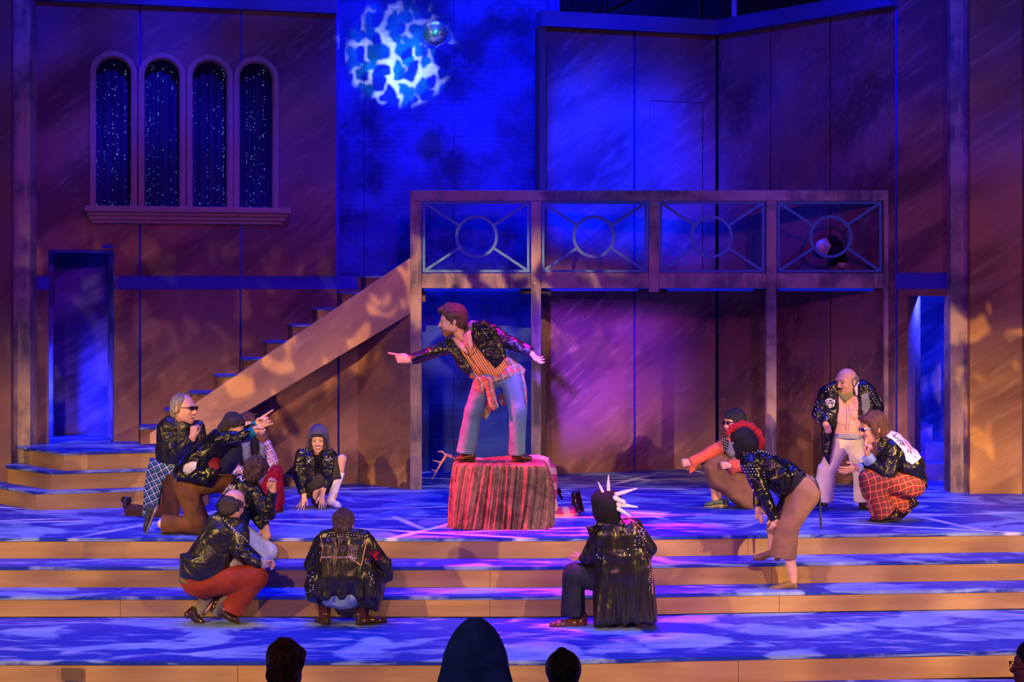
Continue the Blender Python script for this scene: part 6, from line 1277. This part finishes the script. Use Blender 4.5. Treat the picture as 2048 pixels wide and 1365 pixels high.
f.shoe((1652, 1013, 6), (1622, 1014, -8), mt=M_SHOEB, slim=.9, high=15); f.shoe((1722, 1019, 4), (1742, 1022, -16), mt=M_SHOEB, slim=.9, high=15)

# ================================================================ 14 crouching man in red plaid
f = Fig(15.0, (1780, 1045), 'long-haired man in red plaid trousers and sunglasses crouching with hand to chin')
hp = f.head((1746, 857), 60, -80, -4, -4, mouth='open', eyes=False, wide=.95)
f.add('body', hp+[f.C((1756, 876, 2), (1770, 892, 2), 12, 14), f.C((1782, 900, 0), (1818, 950, 4), 25, 25, 8), f.C((1818, 950, 4), (1824, 968, 4), 26, 26, 8)]+f.chain([(1784, 896, -16), (1776, 948, -24), (1736, 918, -30)], [11, 9, 6.5])+f.chain([(1780, 900, 18), (1748, 938, 8), (1716, 936, -4)], [11, 9, 6.5])
      +f.chain([(1818, 970, -8), (1732, 960, -26), (1768, 1030, -12)], [20, 14, 8])+f.chain([(1822, 970, 14), (1736, 972, 4), (1815, 1020, 8)], [20, 14, 8])+f.hand((1736, 914, -30), (-.15, -1, .1), (-.6, 0, -.6), 'fist', 42)+f.hand((1714, 936, -4), (-1, .22, -.1), (-.1, -.9, -.5), 'open', 38)+[f.C((1731, 888, -34), (1733, 878, -32), 3.2, 2.6)], [M_SKIND, M_LIP, M_TEETH], .0062)
f.add('hair', f.haircap(1.06, 1.12)+[f.hC((-.076, .03, .05), (-.078, .005, -.06), .022, .018, .02), f.hC((.076, .03, .05), (.078, .005, -.06), .022, .018, .02), f.hE((0, -.07, -.05), (.078, .06, .09), .03), f.C((1768, 880, 0), (1774, 896, 0), 9, 6, 4), f.hC((-.05, .07, .085), (.05, .07, .085), .022, .022, .02)], M_HRED, .006, wrinkle(52, .005, 80))
f.shades(frame_m=plain('white frame', (.8, .8, .85), .3), lens=plain('blue lens', (.01, .01, .12), .1), big=.95)
f.add('headset_microphone', [f.hC((-.082, .0, -.01), (-.078, .03, -.06), .003), f.hC((-.078, .03, -.06), (-.05, .085, -.066), .003)], M_GOLD, .0032)
jk, jb = f.add('jacket', [f.C((1782, 889, 0), (1816, 930, 2), 27, 30, 8), f.C((1816, 930, 2), (1826, 954, 4), 30, 26, 8), f.C((1772, 884, -4), (1780, 884, 4), 16, 16, 6), f.C((1784, 896, -16), (1778, 944, -24), 19, 17), f.C((1778, 944, -24), (1764, 948, -26), 17, 15), f.H((1768, 946, -26), (1738, 922, -30), 16, 11.5, 4), f.C((1780, 900, 18), (1752, 934, 8), 16, 13), f.H((1752, 932, 8), (1722, 936, -2), 13, 10, 3),
      f.G([(1800, 905), (1828, 900), (1842, 925), (1852, 955), (1855, 978), (1846, 975), (1838, 960), (1836, 975), (1812, 962), (1794, 942)], 22, 2, 5, infl=20)], M_LEA, .0078, wrinkle(53, .012, 34), bvh=True)
bp = patch_on(jb, [(1774, 850), (1784, 852), (1800, 866), (1818, 884), (1834, 902), (1842, 916), (1834, 924), (1824, 930), (1812, 922), (1808, 906), (1796, 892), (1784, 880), (1773, 874)], jk, plain('white painted panel', (.85, .80, .84), .6), 'white_back_panel', .005, .8)
strokes_on(jb, [[(1793, 870), (1788, 873), (1790, 877), (1795, 878), (1797, 882), (1793, 885)], [(1800, 881), (1799, 889), (1806, 890), (1802, 882), (1809, 894)], [(1814, 899), (1816, 906)], [(1819, 901), (1821, 908)]], jk, .0035, M_BLACK, 'black_lettering', .011)
strokes_on(jb, [[(1808, 884), (1815, 892), (1821, 900)], [(1785, 871), (1787, 874)], [(1829, 914), (1831, 918)]], jk, .004, plain('red paint', (.8, .05, .08), .5), 'red_lettering', .011)
studs(jb, [(1758+(i % 3)*3.5, 886+i*1.5) for i in range(9)], jk, .005, M_STUDW)
f.add('denim_cuff', [f.H((1742, 926, -29), (1733, 912, -30), 13, 12, 2), f.H((1727, 937, 0), (1717, 936, -3), 11, 10, 2)], cloth('light blue cuff', (.32, .48, .72)), .006)
M_REDPL = plaid('red tartan', (.50, .015, .03), [(.062, 0, .018, 0, (.14, .10, .05), .75), (.062, 0, .018, 1, (.14, .10, .05), .75), (.062, .5, .004, 0, (.85, .6, .2), .9), (.062, .5, .004, 1, (.85, .6, .2), .9)], 14, .08)
f.add('trousers', [f.C((1818, 962, 2), (1824, 970, 4), 28, 27, 8), f.C((1818, 972, -8), (1738, 958, -26), 25, 20, 6), f.C((1820, 974, 14), (1738, 972, 4), 24, 19, 6), f.H((1736, 962, -24), (1770, 1028, -14), 20, 25, 6), f.C((1740, 985, 2), (1800, 1010, 6), 18, 16, 6), f.H((1776, 1000, 4), (1812, 1014, 8), 16, 14, 4)], M_REDPL, .0085, wrinkle(54, .010, 30))
f.shoe((1798, 1043, -4), (1738, 1045, -18), mt=M_SHOEB, high=20); f.shoe((1838, 1008, 8), (1800, 1041, 4), up=(-.7, -.72, 0), high=20, mt=M_SHOEB)

# ================================================================ 15 figure low behind the balcony railing
f = Fig(17.75, (1690, 541), 'dark crouching figure with a pale cap behind the last balcony railing panel')
f.e.location.z = DK1
hp = f.head((1652, 494), 34, -60, -30, -20, eyes=False)
f.add('body', hp+[f.C((1660, 500, 0), (1668, 508, 0), 8, 10), f.C((1672, 510, 0), (1700, 528, 4), 13, 13, 6)]+f.chain([(1674, 512, -6), (1664, 528, -10), (1668, 536, -12)], [6, 5, 4])+f.chain([(1702, 530, 0), (1678, 532, -8), (1700, 538, -4)], [9, 6, 4])+f.chain([(1706, 530, 6), (1725, 534, 4), (1738, 538, 4)], [9, 6, 4]), [M_SKIN, M_LIP], .008)
f.add('cap', [f.C((1644, 492, -2), (1650, 494, -2), 12.5, 12, 4), f.C((1640, 498, -4), (1650, 503, -4), 8, 7)], cloth('white cap', (.75, .78, .9)), .007, wrinkle(55, .004, 60))
f.add('dark_hood', [f.C((1664, 484, 2), (1672, 492, 2), 13, 14, 6)], cloth('black jersey', (.008, .008, .012)), .008)
f.add('dark_coat', [f.C((1670, 506, 0), (1702, 526, 4), 17, 15, 6), f.C((1674, 512, -6), (1664, 528, -10), 9, 8), f.C((1702, 528, 4), (1732, 534, 4), 12, 8)], cloth('black jersey', (.008, .008, .012)), .008, wrinkle(56, .006, 60))
f.add('boots', [f.C((1664, 537, -10), (1676, 537, -12), 6, 6.5), f.C((1692, 536, -10), (1704, 537, -10), 7, 6)], cloth('tan boots', (.22, .15, .08)), .007)

# ================================================================ audience
pit_z = -.78
def audience(D, cx, top, hh, yaw, label, cloth_m, hair_fn, shoulder=60, glasses=False):
    f = Fig(D, (cx, 1365), label); f.e.location.z = pit_z
    c = (cx, top+hh*.5); hp = f.head(c, hh, yaw, 0, 0, eyes=False)
    s_ = hh/60; sz_ = f.p((cx, top+hh*1.1)).z; X = f.p(c).x; Y = f.p(c).y; K = hh*f.s/.232
    def W(x, y, z): return Vector((X+x*K, Y+y*K, z))
    hipz = pit_z+.44
    P = hp+[cone(W(0, -.0, sz_+.06), W(0, -.02, sz_-.08), .06*K, .075*K, .04), cone(W(-.14, -.02, sz_-.13), W(.14, -.02, sz_-.13), .075*K, .075*K, .05), cone(W(-.07, -.02, sz_-.25), W(-.07, 0, hipz), .13*K, .13*K, .05), cone(W(.07, -.02, sz_-.25), W(.07, 0, hipz), .13*K, .13*K, .05)]
    for sx in (-1, 1):
        P += [cone(W(sx*.21, -.02, sz_-.14), W(sx*.24, -.02, sz_-.42), .055*K, .045*K, .03), cone(W(sx*.24, -.02, sz_-.42), W(sx*.12, .22, sz_-.50), .04*K, .03*K, .02), cone(W(sx*.1, 0, hipz), W(sx*.11, .42, hipz+.02), .09, .07, .03), cone(W(sx*.11, .42, hipz), W(sx*.11, .40, pit_z+.06), .06, .04, .02), cone(W(sx*.11, .38, pit_z+.035), W(sx*.11, .50, pit_z+.03), .035, .03, .02)]
    f.add('body', P, [M_SKIND, M_LIP], .010)
    J = [cone(W(-.15, -.02, sz_-.13), W(.15, -.02, sz_-.13), .095*K, .095*K, .05), cone(W(-.07, -.02, sz_-.25), W(-.07, 0, hipz+.05), .15*K, .15*K, .05), cone(W(.07, -.02, sz_-.25), W(.07, 0, hipz+.05), .15*K, .15*K, .05)]
    for sx in (-1, 1): J += [cone(W(sx*.21, -.02, sz_-.14), W(sx*.24, -.02, sz_-.42), .072*K, .06*K, .03), cone(W(sx*.24, -.02, sz_-.42), W(sx*.15, .18, sz_-.49), .055*K, .045*K, .02)]
    f.add('jacket', J, cloth_m, .011, wrinkle(int(cx), .006, 20))
    hair_fn(f)
    # bench
    o = MB().box(X-.28, X+.28, Y-.22, Y+.20, hipz-.14, hipz-.125*K-.005).box(X-.26, X-.22, Y-.2, Y+.18, pit_z, hipz-.14).box(X+.22, X+.26, Y-.2, Y+.18, pit_z, hipz-.14)
    return f
M_COATB = cloth('very dark jacket', (.012, .010, .02)); M_COATR = cloth('dark maroon jacket', (.06, .012, .018))
M_HMID = hairmat('tousled auburn hair', (.03, .012, .012), (.14, .05, .04))
def h1(f): f.add('hair', [f.hE((0, -.01, .03), (.100, .112, .104), .01), f.hE((.0, -.04, -.05), (.085, .07, .06), .02), f.hE((.05, 0, .09), (.04, .05, .03), .02)], M_HMID, .0075, wrinkle(60, .010, 60, (.4, 0, 1), 2))
def h2(f): f.add('hood', [f.hE((0, -.01, .05), (.115, .12, .12), .02), f.hC((0, -.02, .10), (0, -.03, .14), .06, .04, .06), f.hC((-.06, -.02, -.02), (-.085, -.04, -.17), .085, .10, .06), f.hC((.06, -.02, -.02), (.085, -.04, -.17), .085, .10, .06)], cloth('blue fleece hood', (.04, .12, .85)), .009, wrinkle(61, .005, 26))
def h3(f): f.add('hair', [f.hE((0, -.01, .035), (.100, .108, .105), .01), f.hE((0, -.04, -.05), (.082, .07, .06), .02), f.hE((.01, -.03, .13), (.03, .03, .03), .02)], M_HBLACK, .0075, wrinkle(62, .003, 80))
def h4(f):
    f.add('hair', f.haircap(1.05, 1.05)+[f.hE((0, -.05, -.04), (.08, .07, .06), .02)], M_HDARK, .0075, wrinkle(63, .002, 80))
    f.add('glasses', [f.hC((-.06, .102, .0), (.06, .102, .0), .003), f.hC((-.06, .1, .0), (-.082, .0, .005), .003), f.hC((.06, .1, .0), (.082, .0, .005), .003), f.hC((-.055, .104, .0), (-.05, .106, -.03), .003), f.hC((.055, .104, .0), (.05, .106, -.03), .003)], M_GOLD, .004)
audience(7.0, 574, 1283, 92, 170, 'spectator with tousled auburn hair seen from behind at the bottom edge', M_COATB, h1)
audience(7.2, 951, 1266, 104, 180, 'spectator in a tall blue fleece hood seen from behind at the bottom edge', M_COATR, h2)
audience(7.6, 1127, 1308, 84, 178, 'spectator with short black hair seen from behind, right of the blue hood', M_COATB, h3)
audience(7.0, 2066, 1286, 92, -100, 'spectator in glasses in profile at the bottom right corner', M_COATB, h4)
